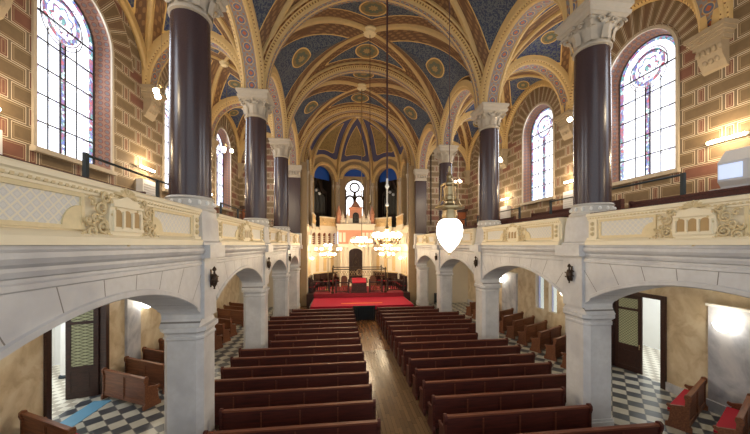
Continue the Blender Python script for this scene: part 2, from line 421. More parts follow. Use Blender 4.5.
TP = [(-.46, .62), (-.46, .34), (-.40, .30), (-.40, .22), (-.33, .20), (-.31, .10), (-.24, .08), (-.20, 0), (-.06, -.02), (.06, -.02), (.20, 0), (.24, .08), (.31, .10), (.33, .20), (.40, .22), (.40, .30), (.46, .34), (.46, .62)]
TM = [0, 0, 2, 0, 1, 0, 0, 3, 0, 3, 0, 0, 1, 0, 2, 0, 0]
n_trim = 0
def trim(): 
    global n_trim; n_trim += 1; return 'trim_%d' % n_trim
for k, y in enumerate([Y0-BAY]+CY):
    mb = MB(); mb.sweep(arcpts((0, y, SPR), 5.08, 5.03, 'x', n=60), (0, 1, 0), TP, TM)
    struct(mb.build(trim(), ['rib', 'bead', 'ochre', 'guilloche']), 'moulded round arch crossing the nave, %s from the camera' % (['behind', 'first', 'second', 'third', 'fourth', 'last'][k]), 'arch')
# arcade arches (column to column) and arches across the galleries: guilloche soffit
AP = [(-.50, .50), (-.50, .20), (-.46, .14), (-.42, .12), (-.40, .04), (-.34, .02), (-.31, .0), (-.28, .04), (.28, .04), (.31, 0), (.34, .02), (.40, .04), (.42, .12), (.46, .14), (.50, .20), (.50, .50)]
AM = [0, 0, 1, 0, 0, 0, 0, 2, 0, 0, 0, 0, 1, 0, 0]
for s in (-1, 1):
    for k in range(-1, 4):
        yc = Y0+BAY*(k+.5)
        mb = MB(); mb.sweep(arcpts((s*5.6, yc, SPR), 2.52, 2.2, 'y', n=44), (1, 0, 0), AP, AM)
        struct(mb.build(trim(), ['rib', 'bead', 'guilloche']), 'patterned arch between columns on the %s side, bay %d from the camera' % (SIDE[s], k+1), 'arch')
        mb = MB(); mb.sweep(arcpts((s*(WX-.1), yc, SPR), 2.72, 2.72, 'y', n=44), (1, 0, 0), [(-.16, .3), (-.16, .1), (-.1, .04), (0, 0), (.1, .04), (.1, .3)], [0, 1, 0, 0, 0])
        struct(mb.build(trim(), ['rib', 'bead']), 'thin moulded arch on the %s outer wall around window, bay %d from the camera' % (SIDE[s], k+1), 'arch')
    for k, y in enumerate(CY):
        mb = MB(); mb.sweep(arcpts((s*7.98, y, SPR), 1.88, 2.3, 'x', n=36), (0, 1, 0), [(p*.82, r) for p, r in AP], AM)
        struct(mb.build(trim(), ['rib', 'bead', 'guilloche']), 'patterned arch across the %s gallery, %s from the camera' % (SIDE[s], ORD[k]), 'arch')
# ------------------------------------------------------------------ columns
def make_column(scale=1):
    t = empty('column')
    mb = MB(); mb.lathe([(.58, 0, .8), (.58, .06, .8), (.53, .1, .8), (.50, .62, .8), (.50, .72, .7), (.54, .84, .4)], 24, (0, 0, 5.3)); mb.build('pedestal', 'stone', t)
    mb = MB(); mb.lathe([(.55, 0), (.58, .04), (.58, .08), (.54, .12), (.52, .14), (.52, .30), (.55, .33), (.50, .38)], 32, (0, 0, 6.12)); 
    for i in range(16):
        a = 2*PI*i/16; mb.ball((.53*cos(a), .53*sin(a), 6.34), .045, 6, 1, 1.3)
    mb.build('base_ring', ['collar', 'white'], t)
    mb = MB(); mb.lathe([(.47, 6.48), (.465, 8.5), (.455, 10), (.44, 11.02)], 48); mb.build('shaft', 'granite', t)
    mb = MB(); mb.lathe([(.44, 11.28), (.49, 11.31), (.49, 11.37), (.45, 11.40), (.45, 11.5, 0), (.48, 11.75, .1), (.50, 11.9, .5), (.55, 12.02, .9)], 32)
    for i in range(8):                     # acanthus leaves and corner scrolls
        a = 2*PI*i/8; r0 = .46; big = i % 2
        for w_, h0, h1, out in ((.16, 11.42, 11.78, .13),):
            ca, sa = cos(a), sin(a); pts = []
            for j in range(6):
                u = j/5; rr = r0+.02+out*u*u; z = h0+(h1-h0)*sin(u*1.75)/sin(1.57); ww = w_*(1-.35*u)
                pts += [(rr*ca-sa*ww, rr*sa+ca*ww, z), ((rr+.05)*ca, (rr+.05)*sa, z), (rr*ca+sa*ww, rr*sa-ca*ww, z)]
            mb.add(pts, [(3*j+c, 3*j+c+1, 3*j+c+4, 3*j+c+3) for j in range(5) for c in (0, 1)])
    for i in range(4):
        a = PI/4+i*PI/2; dx, dy = cos(a), sin(a); sp = []
        for j in range(22):
            u = j/21*2.6*PI; r = .15*(1-j/26); sp.append((dx*(.64+r*cos(u)), dy*(.64+r*cos(u)), 11.88+r*sin(u)))
        mb.tube(sp, .038, 6)
        for sgn in (-1, 1):                # small scrolls on each face
            a2 = i*PI/2; ex, ey = cos(a2), sin(a2); sp = []
            for j in range(16):
                u = j/15*2.2*PI; r = .1*(1-j/20); off = sgn*(.2+r*cos(u)); sp.append((ex*.54-ey*off, ey*.54+ex*off, 11.9+r*sin(u)))
            mb.tube(sp, .03, 6)
    for i in range(4):
        a = i*PI/2; mb.ball((cos(a)*.60, sin(a)*.60, 11.98), .06, 8)
    cp = mb.build('capital', 'capital', t); cp.location.z = -.30
    mb = MB()
    for h0, h1, r0, r1 in ((12.0, 12.06, .56, .62), (12.06, 12.16, .63, .65), (12.16, 12.20, .60, .60), (12.20, 12.30, .60, .67), (12.30, 12.40, .68, .68)):
        mb.add([(sx*r, sy*r, h) for h, r in ((h0, r0), (h1, r1)) for sx, sy in ((-1, -1), (1, -1), (1, 1), (-1, 1))], [(3, 2, 1, 0), (4, 5, 6, 7), (0, 1, 5, 4), (1, 2, 6, 5), (2, 3, 7, 6), (3, 0, 4, 7)])
    mb.build('abacus', 'capital', cp, smooth=False)
    return t
colp = make_column(); first = True
where = ['nearest the camera', 'second from the camera', 'third from the camera', 'fourth from the camera']
for s in (-1, 1):
    for k, y in enumerate(CY[:4]):
        o = colp if first else copy_tree(colp); first = False
        o.location = (CX+.1 if s > 0 else -CX, y-(.08 if s > 0 else 0), 0)
        tag(o, 'polished dark granite column with scrolled capital, %s along the %s gallery' % (where[k], SIDE[s]), 'column', 'dark columns along the galleries')
    # square pilaster at the apse
    t = empty('pilaster', (s*CX, CY[4], 0)); tag(t, 'flat dark square pilaster beside the apse arch on the %s side' % SIDE[s], 'pilaster', 'pilasters flanking the apse')
    mb = MB(); mb.box(-.50, .50, -.32, -.01, 6.3, 11.05); mb.build('shaft', 'granite', t)
    mb = MB(); mb.box(-.6, .6, -.5, -.01, 5.3, 6.3); mb.build('pedestal', 'stone', t)
    mb = MB(); mb.box(-.54, .54, -.36, -.01, 11.05, 11.15); mb.box(-.51, .51, -.33, -.01, 11.15, 11.6); mb.box(-.58, .58, -.40, -.01, 11.6, 11.75); mb.box(-.64, .64, -.46, -.01, 11.75, 12.08)
    for i in range(5): mb.ball((-.44+.22*i, -.38, 11.42), .1, 8, 0, 1.5)
    mb.build('capital', 'capital', t)
# corbels on the outer walls
def make_corbel():
    t = empty('corbel')
    mb = MB()
    for z0, z1, d, w in ((-.14, 0, .50, .54), (-.24, -.14, .45, .50), (-.34, -.24, .40, .44), (-.46, -.34, .34, .40)): mb.box(-d, 0, -w, w, z0, z1)
    mb.build('abacus', 'corbel', t, smooth=False)
    mb = MB(); mb.prism([(-.33, -.46), (-.30, -.62), (-.26, -.85), (-.18, -1.0), (-.12, -1.1), (-.08, -1.2), (0, -1.25), (0, -.46)], -.32, .32, 'y')
    for i in range(5): mb.ball((-.30, -.28+.14*i, -.64), .07, 8, 0, 1.6)
    for i in range(3): mb.ball((-.20, -.16+.16*i, -.94), .07, 8, 0, 1.5)
    mb.build('bracket', 'corbel', t); return t
cb = make_corbel(); first = True
for s in (-1, 1):
    for k, y in enumerate(CY):
        o = cb if first else copy_tree(cb); first = False
        o.location = (s*WX, y, SPR); o.rotation_euler = (0, 0, 0 if s > 0 else PI)
        tag(o, 'carved stone corbel high on the %s outer wall, %s from the camera' % (SIDE[s], ORD[k]), 'corbel', 'corbels under the gallery vaults')
# ------------------------------------------------------------------ arcade, piers, parapets
def arcade_poly():
    P = []; h = BAY/2
    side = [(.47, 3.32), (.41, 3.40), (.36, 3.50), (.36, 3.60), (.42, 3.68), (.50, 3.72), (.56, 3.78)]
    a = [(y, z) for y, z in side]
    n = 24; y1 = .56; crown = 4.45; half = h-y1; rise = crown-3.78; rad = (half*half+rise*rise)/(2*rise); zc = crown-rad
    for i in range(1, n):
        yy = -half+2*half*i/n; a.append((h+yy, zc+math.sqrt(rad*rad-yy*yy)))
    a += [(BAY-y, z) for y, z in reversed(side)]
    return [(0, 5.0), (0, 3.32)]+a+[(BAY, 3.32), (BAY, 5.0)]
AP2 = arcade_poly()
ARC_IN = [p for p in AP2 if .52 < p[0] < BAY-.52 and p[1] > 3.75 and p[1] < 4.9]
for s in (-1, 1):
    for k in range(-1, 4):
        y0 = Y0+BAY*k; zc0 = 4.2
        mb = MB(); mb.prism([(p[0]-BAY/2, p[1]-zc0) for p in AP2], s*.0, s*.9, 'x')
        # raised archivolt edge
        pts = [(s*-.012, p[0]-BAY/2, p[1]-zc0) for p in ARC_IN]
        o = mb.build('wall_%s_arcade' % SIDE[s], ['arcade', 'stone'], smooth=False, loc=(s*FX, y0+BAY/2, zc0))
        struct(o, 'pale grey stone segmental arch under the %s gallery, bay %d from the camera' % (SIDE[s], k+1), 'arcade')
        e = MB()
        fr = [(s*0, p[0]-BAY/2, p[1]-zc0) for p in ARC_IN]
        vs = []; n = len(fr)
        for x_, dz in ((0, 0), (-.03, .02), (-.03, .10), (0, .12)):
            vs += [(s*x_, p[1], p[2]+dz) for p in fr]
        e.add(vs, [(r*n+i, r*n+i+1, (r+1)*n+i+1, (r+1)*n+i) for r in range(3) for i in range(n-1)])
        e.build('archivolt', 'stone', o)
    # stringcourse moulding
    prof = [(-.02, 4.80), (.004, 4.80), (.03, 4.82), (.03, 4.88), (.006, 4.90), (.006, 4.94), (.05, 4.96), (.07, 5.02), (.07, 5.06), (.12, 5.10), (.15, 5.16), (.15, 5.22), (.10, 5.25), (.08, 5.30), (-.9, 5.30), (-.9, 4.97), (-.02, 4.97)]
    mb = MB(); mb.prism([(s*(FX-d), z) for d, z in prof], Y0-BAY, CY[4]-.3, 'y')
    struct(mb.build(trim(), 'stone', smooth=False), 'grey stone stringcourse under the %s gallery parapet' % SIDE[s], 'moulding')
def make_pier():
    t = empty('stone_pier')
    mb = MB(); c = .13; h = .45
    oc = [(-h+c, -h), (h-c, -h), (h, -h+c), (h, h-c), (h-c, h), (-h+c, h), (-h, h-c), (-h, -h+c)]
    mb.prism(oc, .35, 3.0, 'z'); mb.build('shaft', 'stone', t, smooth=False)
    mb = MB(); oc2 = [(x*1.12, y*1.12) for x, y in oc]; mb.prism(oc2, 0, .28, 'z'); mb.prism([(x*1.06, y*1.06) for x, y in oc], .28, .35, 'z'); mb.build('plinth', 'stone', t, smooth=False)
    mb = MB(); sc = [(1.0, 3.0), (1.05, 3.03), (1.05, 3.08), (1.0, 3.1), (1.02, 3.16), (1.16, 3.22), (1.16, 3.32)]
    vs = [(x*f, y*f, z) for f, z in sc for x, y in oc]; mb.add(vs, [(j*8+i, j*8+(i+1) % 8, (j+1)*8+(i+1) % 8, (j+1)*8+i) for j in range(len(sc)-1) for i in range(8)]+[tuple(range(48, 56))])
    mb.build('capital', 'stone', t, smooth=False)
    return t
pp = make_pier(); first = True
def pilaster_face(s, y, k):
    mb = MB(); x0 = FX
    poly = [(-.46, 3.45), (.46, 3.45), (.46, 4.98), (-.46, 4.98)]
    mb.prism(poly, -.07, 0, 'x')
    o = mb.build('pilaster', 'stone', smooth=False, loc=(s*x0, y, 0)); o.scale = (s, 1, 1)
    return o
for s in (-1, 1):
    for k, y in enumerate(CY[:4]+[CY[4]]):
        o = pp if first else copy_tree(pp); first = False
        o.location = (5.6 if s > 0 else -5.55, y-(0 if k < 4 else .56), 0)
        tag(o, 'chamfered grey stone pier under the %s gallery, %s from the camera' % (SIDE[s], ORD[k]), 'pier', 'stone piers carrying the galleries')
        mb = MB(); x1 = s*(FX-.08); mb.box(min(x1, s*FX), max(x1, s*FX), y-.36, y+.36, 3.5, 4.98)
        mb.box(min(s*(FX-.26), s*FX), max(s*(FX-.26), s*FX), y-.47, y+.47, 4.98, 5.3)
        struct(mb.build(trim(), 'stone', smooth=False), 'flat grey stone strip above the %s %s pier' % (ORD[k], SIDE[s]), 'pilaster strip')
# bronze ornaments on the pilaster strips
def make_orn():
    t = empty('bronze_ornament')
    mb = MB()
    mb.lathe([(.001, -.32), (.03, -.3), (.02, -.26), (.06, -.2), (.09, -.1), (.10, 0), (.08, .08), (.03, .14), (.025, .2), (.06, .23), (.05, .28), (.001, .34)], 12, (-.10, 0, 0))
    mb.build('boss', 'bronze', t)
    mb = MB(); mb.box(-.02, 0, -.04, .04, -.25, .25)
    for sg in (-1, 1):
        for z0, rr in ((.06, .07), (-.08, .06)):
            mb.tube([(-.05-.01*j, sg*(.1+rr*cos(j*.5)*(1-j/20)), z0+rr*sin(j*.5)*(1-j/20)) for j in range(13)], .018, 6)
    mb.build('scroll_bracket', 'bronze', t); return t
oo = make_orn(); first = True
for s in (-1, 1):
    for k, y in enumerate(CY):
        if k == 4: continue
        o = oo if first else copy_tree(oo); first = False
        o.location = (s*(FX-.08), y, 4.45); o.rotation_euler = (0, 0, 0 if s > 0 else PI); o.scale = (.9, .75, .9)
        tag(o, 'small dark bronze ornament on the grey strip below the %s %s column' % (ORD[k], SIDE[s]), 'ornament', 'bronze ornaments on the gallery front')
# parapets
def make_parapet(L):
    t = empty('gallery_parapet'); h = L/2
    mb = MB(); mb.box(-.02, .30, -h, h, 0, .84); mb.prism([(-.14, 0), (-.14, .10), (-.10, .14), (-.06, .17), (-.02, .18), (-.02, 0)], -h, h, 'y')
    mb.build('parapet_wall', 'cream', t, smooth=False)
    mb = MB(); mb.prism([(-.02, .66), (-.05, .68), (-.05, .71), (-.07, .73), (-.08, .77), (-.11, .79), (-.11, .84), (-.08, .87), (.34, .87), (.34, .83), (-.02, .83)], -h, h, 'y')
    n = int(L/.09)
    for i in range(n): y = -h+.05+i*(L-.1)/n; mb.box(-.075, -.04, y, y+.045, .715, .75, 1)
    mb.build('cornice', ['cream', 'relief'], t, smooth=False)
    mb = MB(); mb.box(.02, .32, -h, h, .87, .90); mb.build('coping', 'wood_dark', t, smooth=False)
    for sg in (-1, 1):
        y0, y1 = sg*.78, sg*(h-.42); a, b = min(y0, y1), max(y0, y1)
        mb = MB(); mb.box(-.03, 0, a, b, .25, .62); mb.build('lattice_panel', 'lattice', t, smooth=False)
        mb = MB()
        for q in ((a-.05, a, .2, .67), (b, b+.05, .2, .67), (a, b, .2, .25), (a, b, .62, .67)): mb.box(-.055, 0, *q)
        # quarter round ear next to the crest
        c = (sg*.78, .25); ar = [(c[0]+sg*.26*cos(u), c[1]+.26*sin(u)) for u in [PI/2*i/8 for i in range(9)]]
        mb.prism([c]+ar, -.05, 0, 'x')
        mb.build('panel_frame', 'cream_gold', t, smooth=False)
        mb = MB(); e0, e1 = sorted((sg*(h-.30), sg*(h-.06))); mb.box(-.06, 0, e0, e1, .2, .68); mb.box(-.10, 0, e0-.04, e1+.04, .12, .2)
        m = (e0+e1)/2
        for j in range(3): mb.ball((-.07, m, .30+.14*j), .055, 8, 1)
        mb.build('end_pilaster', ['cream', 'relief'], t, smooth=False)
    return t
def make_crest(par):
    mb = MB(); 
    # shield with three round arched niches
    mb.prism([(-.34, .16), (-.38, .3), (-.36, .52), (-.30, .66), (-.12, .70), (0, .76), (.12, .70), (.30, .66), (.36, .52), (.38, .3), (.34, .16), (.14, .10), (0, .04), (-.14, .10)], -.10, 0, 'x')
    for y in (-.2, 0, .2):
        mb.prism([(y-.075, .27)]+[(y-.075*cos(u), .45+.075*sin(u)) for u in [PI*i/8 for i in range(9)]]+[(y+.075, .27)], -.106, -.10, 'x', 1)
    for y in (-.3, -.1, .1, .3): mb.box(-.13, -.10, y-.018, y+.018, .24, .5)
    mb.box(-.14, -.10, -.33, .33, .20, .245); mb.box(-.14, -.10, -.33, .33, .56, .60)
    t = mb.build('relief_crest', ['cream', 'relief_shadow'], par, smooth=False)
    mb = MB()
    for sg in (-1, 1):
        for (cy_, cz, rr, n0, ph) in ((.48, .26, .13, 26, 0), (.50, .52, .11, 24, 2), (.66, .19, .10, 22, 1), (.42, .68, .08, 18, 3), (.58, .38, .07, 16, 4), (.80, .13, .06, 14, 2), (.36, .14, .07, 14, 0), (.64, .58, .06, 14, 1), (.72, .34, .05, 12, 3)):
            sp = [(-.07-.002*j, sg*(cy_+rr*(1-j/(n0+6))*cos(ph+j*.42)), cz+rr*(1-j/(n0+6))*sin(ph+j*.42)) for j in range(n0)]
            mb.tube(sp, [.023*(1-.4*j/n0) for j in range(n0)], 6)
        for j in range(7):
            u = j/6; mb.ball((-.08, sg*(.36+.12*sin(u*7)), .16+.56*u), .035, 6)
    for j in range(7):                      # shell on top
        a = PI*(j+.5)/7; mb.tube([(-.08, 0, .74), (-.10, .10*cos(a)*1.6, .74+.10*sin(a)), (-.07, .16*cos(a)*1.6, .74+.13*sin(a))], [.02, .035, .02], 6)
    mb.tube([(-.08, .02, .08), (-.09, -.02, .0), (-.07, .04, -.08)], [.05, .04, .01], 6)
    for sg in (-1, 1): mb.tube([(-.08, sg*.28, .10), (-.1, sg*.14, .06), (-.08, sg*.02, .10)], .03, 6)
    mb.build('scrollwork', 'relief', t)
par = make_parapet(BAY-1.02); make_crest(par); first = True
for s in (-1, 1):
    for k in range(0, 4):
        o = par if first else copy_tree(par); first = False
        o.location = (s*(FX+.02), Y0+BAY*(k+.5), 5.3); o.rotation_euler = (0, 0, 0 if s > 0 else PI)
        tag(o, 'cream gallery parapet with lattice panels and scrolled crest, %s from the camera on the %s' % (ORD[k], SIDE[s]), 'parapet', 'cream parapets of the side galleries')
# ------------------------------------------------------------------ outer walls with the tall windows
YA, YB = Y0-BAY, CY[4]
WINZ0, WSP, WR = 8.0, 12.28, 1.38; WO = -.5
def wall_strip(mb, x, y0, y1, z0f, z1f, n=1, mi=0):
    """vertical strip between two heights given as functions of y"""
    vs = []
    for i in range(n+1):
        y = y0+(y1-y0)*i/n; vs += [(x, y, z0f(y)), (x, y, z1f(y))]
    mb.add(vs, [(2*i, 2*i+2, 2*i+3, 2*i+1) for i in range(n)], mi)
nwin = 0
for s in (-1, 1):
    X = s*WX; mb = MB(); K = lambda v: (lambda y: v)
    for k in range(-1, 4):
        yc = Y0+BAY*(k+.5)+WO-(.05 if s > 0 else 0); a, b = Y0+BAY*k, Y0+BAY*(k+1)
        wall_strip(mb, X, a, yc-WR, K(5.3), K(16.2)); wall_strip(mb, X, yc+WR, b, K(5.3), K(16.2))
        wall_strip(mb, X, yc-WR, yc+WR, K(5.3), K(WINZ0))
        top = lambda y: WSP+math.sqrt(max(0, WR*WR-(y-yc)**2))
        ys = [yc-WR*cos(PI*i/32) for i in range(33)]; vs = []
        for y in ys: vs += [(X, y, top(y)), (X, y, 16.2)]
        mb.add(vs, [(2*i, 2*i+2, 2*i+3, 2*i+1) for i in range(32)])
    struct(mb.build('wall_%s' % SIDE[s], 'masonry_y', smooth=False), 'upper outer wall painted as brown and red masonry on the %s' % SIDE[s], 'wall')
    for k in range(0, 4):
        yc = Y0+BAY*(k+.5)+WO-(.05 if s > 0 else 0); nwin += 1; wr = empty('window_%d' % nwin, (X, yc, WINZ0))
        struct(wr, 'tall round arched stained glass window in the %s upper wall, %s from the camera' % (SIDE[s], ORD[k]), 'window')
        gr, gx = 1.22, s*.45; H = WSP-WINZ0
        def outline(r, z0): return [(-r, z0)]+[(-r*cos(PI*i/28), H+r*sin(PI*i/28)) for i in range(29)]+[(r, z0)]
        o1, o2 = outline(WR, 0), outline(gr, .12)
        mb = MB(); n = len(o1); vs = [(0, p[0], p[1]) for p in o1]+[(gx, p[0], p[1]) for p in o2]; L = 0; uvs = []
        for i, p in enumerate(o1):
            if i: L += math.dist(o1[i-1], p)
            uvs.append((L, 0))
        uvs += [(u[0], .5) for u in uvs]
        mb.add(vs, [(i, i+1, n+i+1, n+i) for i in range(n-1)], 0, uvs)
        mb.add([(0, -WR, 0), (0, WR, 0), (gx, gr, .12), (gx, -gr, .12)], [(0, 1, 2, 3)], 1)
        mb.build('window_reveal', ['reveal', 'white'], wr)
        mb = MB(); fr = outline(WR+.10, -.02); f2 = outline(WR, 0); vs = []
        for xx, o_ in ((0, fr), (-s*.06, fr), (-s*.06, f2), (0, f2)): vs += [(xx, p[0], p[1]) for p in o_]
        mb.add(vs, [(r*n+i, r*n+i+1, (r+1)*n+i+1, (r+1)*n+i) for r in range(3) for i in range(n-1)]); 
        mb.box(min(-s*.14, s*.05), max(-s*.14, s*.05), -WR-.14, WR+.14, -.14, 0)
        mb.build('window_frame', 'capital', wr)
        mb = MB(); og = [(-gr, .12)]+[(-gr*cos(PI*i/40), H+gr*sin(PI*i/40)) for i in range(41)]+[(gr, .12)]
        vs = [(gx, 0, 1.0)]+[(gx, p[0], p[1]) for p in og]; m = len(og)
        mb.add(vs, [(0, i, i+1) for i in range(1, m)]+[(0, m, 1)], 0, [(0, 1.0)]+[(p[0], p[1]-.1) for p in og])
        mb.build('window_glass', 'glass', wr, smooth=False)
        mb = MB(); q = -s*.03
        for z in [.12+.82*i for i in range(6)]: mb.box(min(gx, gx+q), max(gx, gx+q), -gr, gr, z-.018, z+.018)
        for y in (-.09, .09): mb.box(min(gx, gx+q), max(gx, gx+q), y-.015, y+.015, .12, H-.6)
        for y in (-.5, .5): mb.box(min(gx, gx+q), max(gx, gx+q), y-.01, y+.01, .12, H-.4)
        mb.tube([(gx+q*.5, .74*cos(u), H-.0+.02+.74*sin(u)) for u in [2*PI*i/40 for i in range(41)]], .014, 5)
        mb.tube([(gx+q*.5, gr*.99*p[0]/gr, p[1]) for p in og], .03, 5)
        mb.build('lead_bars', 'lead', wr)
        L = bpy.data.lights.new('window_daylight', 'AREA'); L.shape = 'RECTANGLE'; L.size = 2.0; L.size_y = 5.0; L.energy = WIN_E; L.color = (.80, .90, 1.0)
        lo = bpy.data.objects.new('window_daylight', L); C.objects.link(lo); lo.location = (X+s*.40, yc, 10.8); lo.rotation_euler = (0, -s*PI/2*-1, 0)
        lo.rotation_euler = Vector((-s, 0, -.12)).to_track_quat('-Z', 'Y').to_euler()
# ------------------------------------------------------------------ lower outer walls, doors, low windows
DY = {-1: (9.72, 11.75), 1: (9.75, 11.8)}; DH = 3.25
for s in (-1, 1):
    X = s*WX; d0, d1 = DY[s]; mb = MB(); K = lambda v: (lambda y: v)
    low = [(15.15, 15.8), (16.2, 16.95)] if s > 0 else [(16.3, 17.0), (17.3, 18.0)]
    wall_strip(mb, X, YA, d0, K(0), K(5)); wall_strip(mb, X, d0, d1, K(DH), K(5)); wall_strip(mb, X, d1, low[0][0], K(0), K(5))
    for a, b in low: wall_strip(mb, X, a, b, K(0), K(1.5)); wall_strip(mb, X, a, b, K(3.85), K(5))
    wall_strip(mb, X, low[0][1], low[1][0], K(0), K(5)); wall_strip(mb, X, low[1][1], YB, K(0), K(5))
    struct(mb.build('wall_%s_lower' % SIDE[s], 'marble_tan', smooth=False), 'tan marbled lower wall of the %s aisle' % SIDE[s], 'wall')
    for j, (a, b) in enumerate(low):
        nwin += 1; w = empty('window_%d' % nwin, (X, (a+b)/2, 1.5)); struct(w, 'small leaded window in the %s aisle wall, %s one' % (SIDE[s], ['nearer', 'farther'][j]), 'window'); h = (b-a)/2
        mb = MB(); e = s*.22
        mb.add([(0, -h, 0), (0, h, 0), (e, h, 0), (e, -h, 0), (0, -h, 2.35), (0, h, 2.35), (e, h, 2.35), (e, -h, 2.35)], [(0, 1, 2, 3), (4, 5, 6, 7), (0, 3, 7, 4), (1, 2, 6, 5)]); mb.build('window_reveal', 'plaster', w, smooth=False)
        mb = MB(); mb.add([(e, -h, 0), (e, h, 0), (e, h, 2.35), (e, -h, 2.35)], [(0, 1, 2, 3)], 0, [(-h, 0), (h, 0), (h, 2.35), (-h, 2.35)]); mb.build('window_glass', 'glass_low', w, smooth=False)
    # grey wall panels behind each pier, plinth, cornice
    for k, y in enumerate(CY[:4]):
        mb = MB(); x0, x1 = sorted((X, X-s*.10)); A_, B_ = (y-1.6, y+.15) if s > 0 else (y-1.45, y-.65); mb.box(x0, x1, A_, B_, 0, 3.35); x0, x1 = sorted((X, X-s*.16)); mb.box(x0, x1, A_-.03, B_+.03, 3.35, 3.43, 1); mb.box(x0, x1, A_-.03, B_+.03, 0, .35)
        struct(mb.build(trim(), ['marble_grey', 'white'], smooth=False), 'grey blue wall panel with white ledge behind the %s %s pier' % (ORD[k], SIDE[s]), 'wall panel')
    for k, (a, b) in enumerate(((YA, d0-.15), (d1+.15, YB))):
        mb = MB(); x0, x1 = sorted((X, X-s*.06)); mb.box(x0, x1, a, b, 0, .3)
        struct(mb.build('baseboard_%s' % SIDE[s], 'marble_grey', smooth=False), 'grey stone skirting on the %s aisle wall, %s the door' % (SIDE[s], ['before', 'beyond'][k]), 'skirting')
    # ceiling under the gallery + gallery floor
    mb = MB(); x0, x1 = sorted((s*(FX+.9), X)); mb.box(x0, x1, YA, YB, 4.95, 5.28)
    struct(mb.build('ceiling', 'plaster', smooth=False), 'flat plaster ceiling slab of the %s aisle carrying the gallery' % SIDE[s], 'ceiling')
    for k, y in enumerate(CY):
        mb = MB(); x0, x1 = sorted((s*(FX+.9), X)); mb.box(x0, x1, y-.3, y+.3, 4.55, 4.95)
        struct(mb.build(trim(), 'plaster', smooth=False), 'ceiling beam across the %s aisle, %s from the camera' % (SIDE[s], ORD[k]), 'beam')
    # door
    dr = empty('door_%d' % (1 if s < 0 else 2), (X, d0, 0)); struct(dr, 'open dark wood double door with lattice glass in the %s aisle' % SIDE[s], 'door')
    mb = MB(); x0, x1 = sorted((-s*.08, s*.16)); D = d1-d0
    mb.box(x0, x1, -.16, 0, 0, DH+.16); mb.box(x0, x1, D, D+.16, 0, DH+.16); mb.box(x0, x1, 0, D, DH, DH+.16); mb.build('door_frame', 'wood_dark', dr, smooth=False)
    for lf, (yy, ang) in enumerate(((D-.02, 78), (0.02, -88))):
        if lf == 1: continue
        lw = .88 if s < 0 else .98
        e = MB(); m = Matrix.Translation((s*.3, yy, 0)) @ Matrix.Rotation(R(0), 4, 'Z')
        # leaf in local coords: runs along -y from the hinge, then swung outwards
        q = Matrix.Translation((s*.14, yy, 0)) @ Matrix.Rotation(s*R(74 if s < 0 else 16), 4, 'Z')
        for bx in ((-.03, .03, -lw, -lw+.14, 0, DH-.05), (-.03, .03, -.14, 0, 0, DH-.05), (-.03, .03, -lw+.14, -.14, 0, .2), (-.03, .03, -lw+.14, -.14, .95, 1.1), (-.03, .03, -lw+.14, -.14, 2.55, 2.65), (-.03, .03, -lw+.14, -.14, DH-.2, DH-.05), (-.015, .015, -lw+.14, -.14, .2, .95), (-.028, .028, -lw+.24, -.24, .3, .85)): e.box(*bx, mat=q)
        leaf = e.build('door_leaf', 'wood_dark', dr, smooth=False)
        e = MB(); e.box(-.01, .01, -lw+.14, -.14, 1.1, 2.55, mat=q); e.box(-.01, .01, -lw+.14, -.14, 2.65, DH-.2, mat=q); e.build('lattice_glass', 'door_glass', leaf, smooth=False)
        e = MB(); e.tube([(-.09, -lw+.07, 1.0), (-.09, -lw+.07, 1.2)], .014, 6, mat=q); e.tube([(-.09, -lw+.07, 1.1), (-.02, -lw+.07, 1.1)], .01, 6, mat=q); e.build('door_handle', 'brass', leaf)
    # bright vestibule outside the door
    v0, v1 = sorted((X, X+s*4.2)); ya, yb = d0-1.2, d1+3.2
    mb = MB(); mb.box(v0, v1, ya, yb, -.1, -.01); struct(mb.build('floor', 'vest', smooth=False), 'pale tiled floor of the %s vestibule outside the door' % SIDE[s], 'floor')
    mb = MB(); xx = X+s*4.2
    mb.add([(xx, ya, 0), (xx, yb, 0), (xx, yb, 4.4), (xx, ya, 4.4)], [(0, 1, 2, 3)]); mb.add([(X, yb, 0), (xx, yb, 0), (xx, yb, 4.4), (X, yb, 4.4)], [(0, 1, 2, 3)]); mb.add([(X, ya, 0), (xx, ya, 0), (xx, ya, 4.4), (X, ya, 4.4)], [(0, 1, 2, 3)])
    mb.add([(X, ya, 4.4), (xx, ya, 4.4), (xx, yb, 4.4), (X, yb, 4.4)], [(0, 1, 2, 3)])
    xo = X+s*.36
    mb.add([(xo, ya, 0), (xo, d0-.16, 0), (xo, d0-.16, 4.4), (xo, ya, 4.4)], [(0, 1, 2, 3)]); mb.add([(xo, d1+.16, 0), (xo, yb, 0), (xo, yb, 4.4), (xo, d1+.16, 4.4)], [(0, 1, 2, 3)])
    struct(mb.build('wall_%s_vestibule' % SIDE[s], 'white', smooth=False), 'white wall of the %s vestibule outside the door' % SIDE[s], 'wall')
    L = bpy.data.lights.new('vestibule_daylight', 'AREA'); L.shape = 'RECTANGLE'; L.size = 3; L.size_y = 3; L.energy = 130; L.color = (.86, .93, 1.0)
    lo = bpy.data.objects.new('vestibule_daylight', L); C.objects.link(lo); lo.location = (X+s*2.4, (d0+d1)/2+.8, 4.3)
# white pillar seen through the left door
t = empty('vestibule_column', (-WX-2.6, 13.5, 0)); tag(t, 'white round column seen through the open left door', 'column')
mb = MB(); mb.lathe([(.16, .12), (.15, 3.9)], 20); mb.build('shaft', 'white', t)
mb = MB(); mb.lathe([(.22, 0), (.22, .06), (.17, .12)], 20); mb.build('base', 'iron', t)
mb = MB(); mb.lathe([(.15, 3.9), (.22, 4.0), (.22, 4.1)], 20); mb.build('capital', 'white', t)
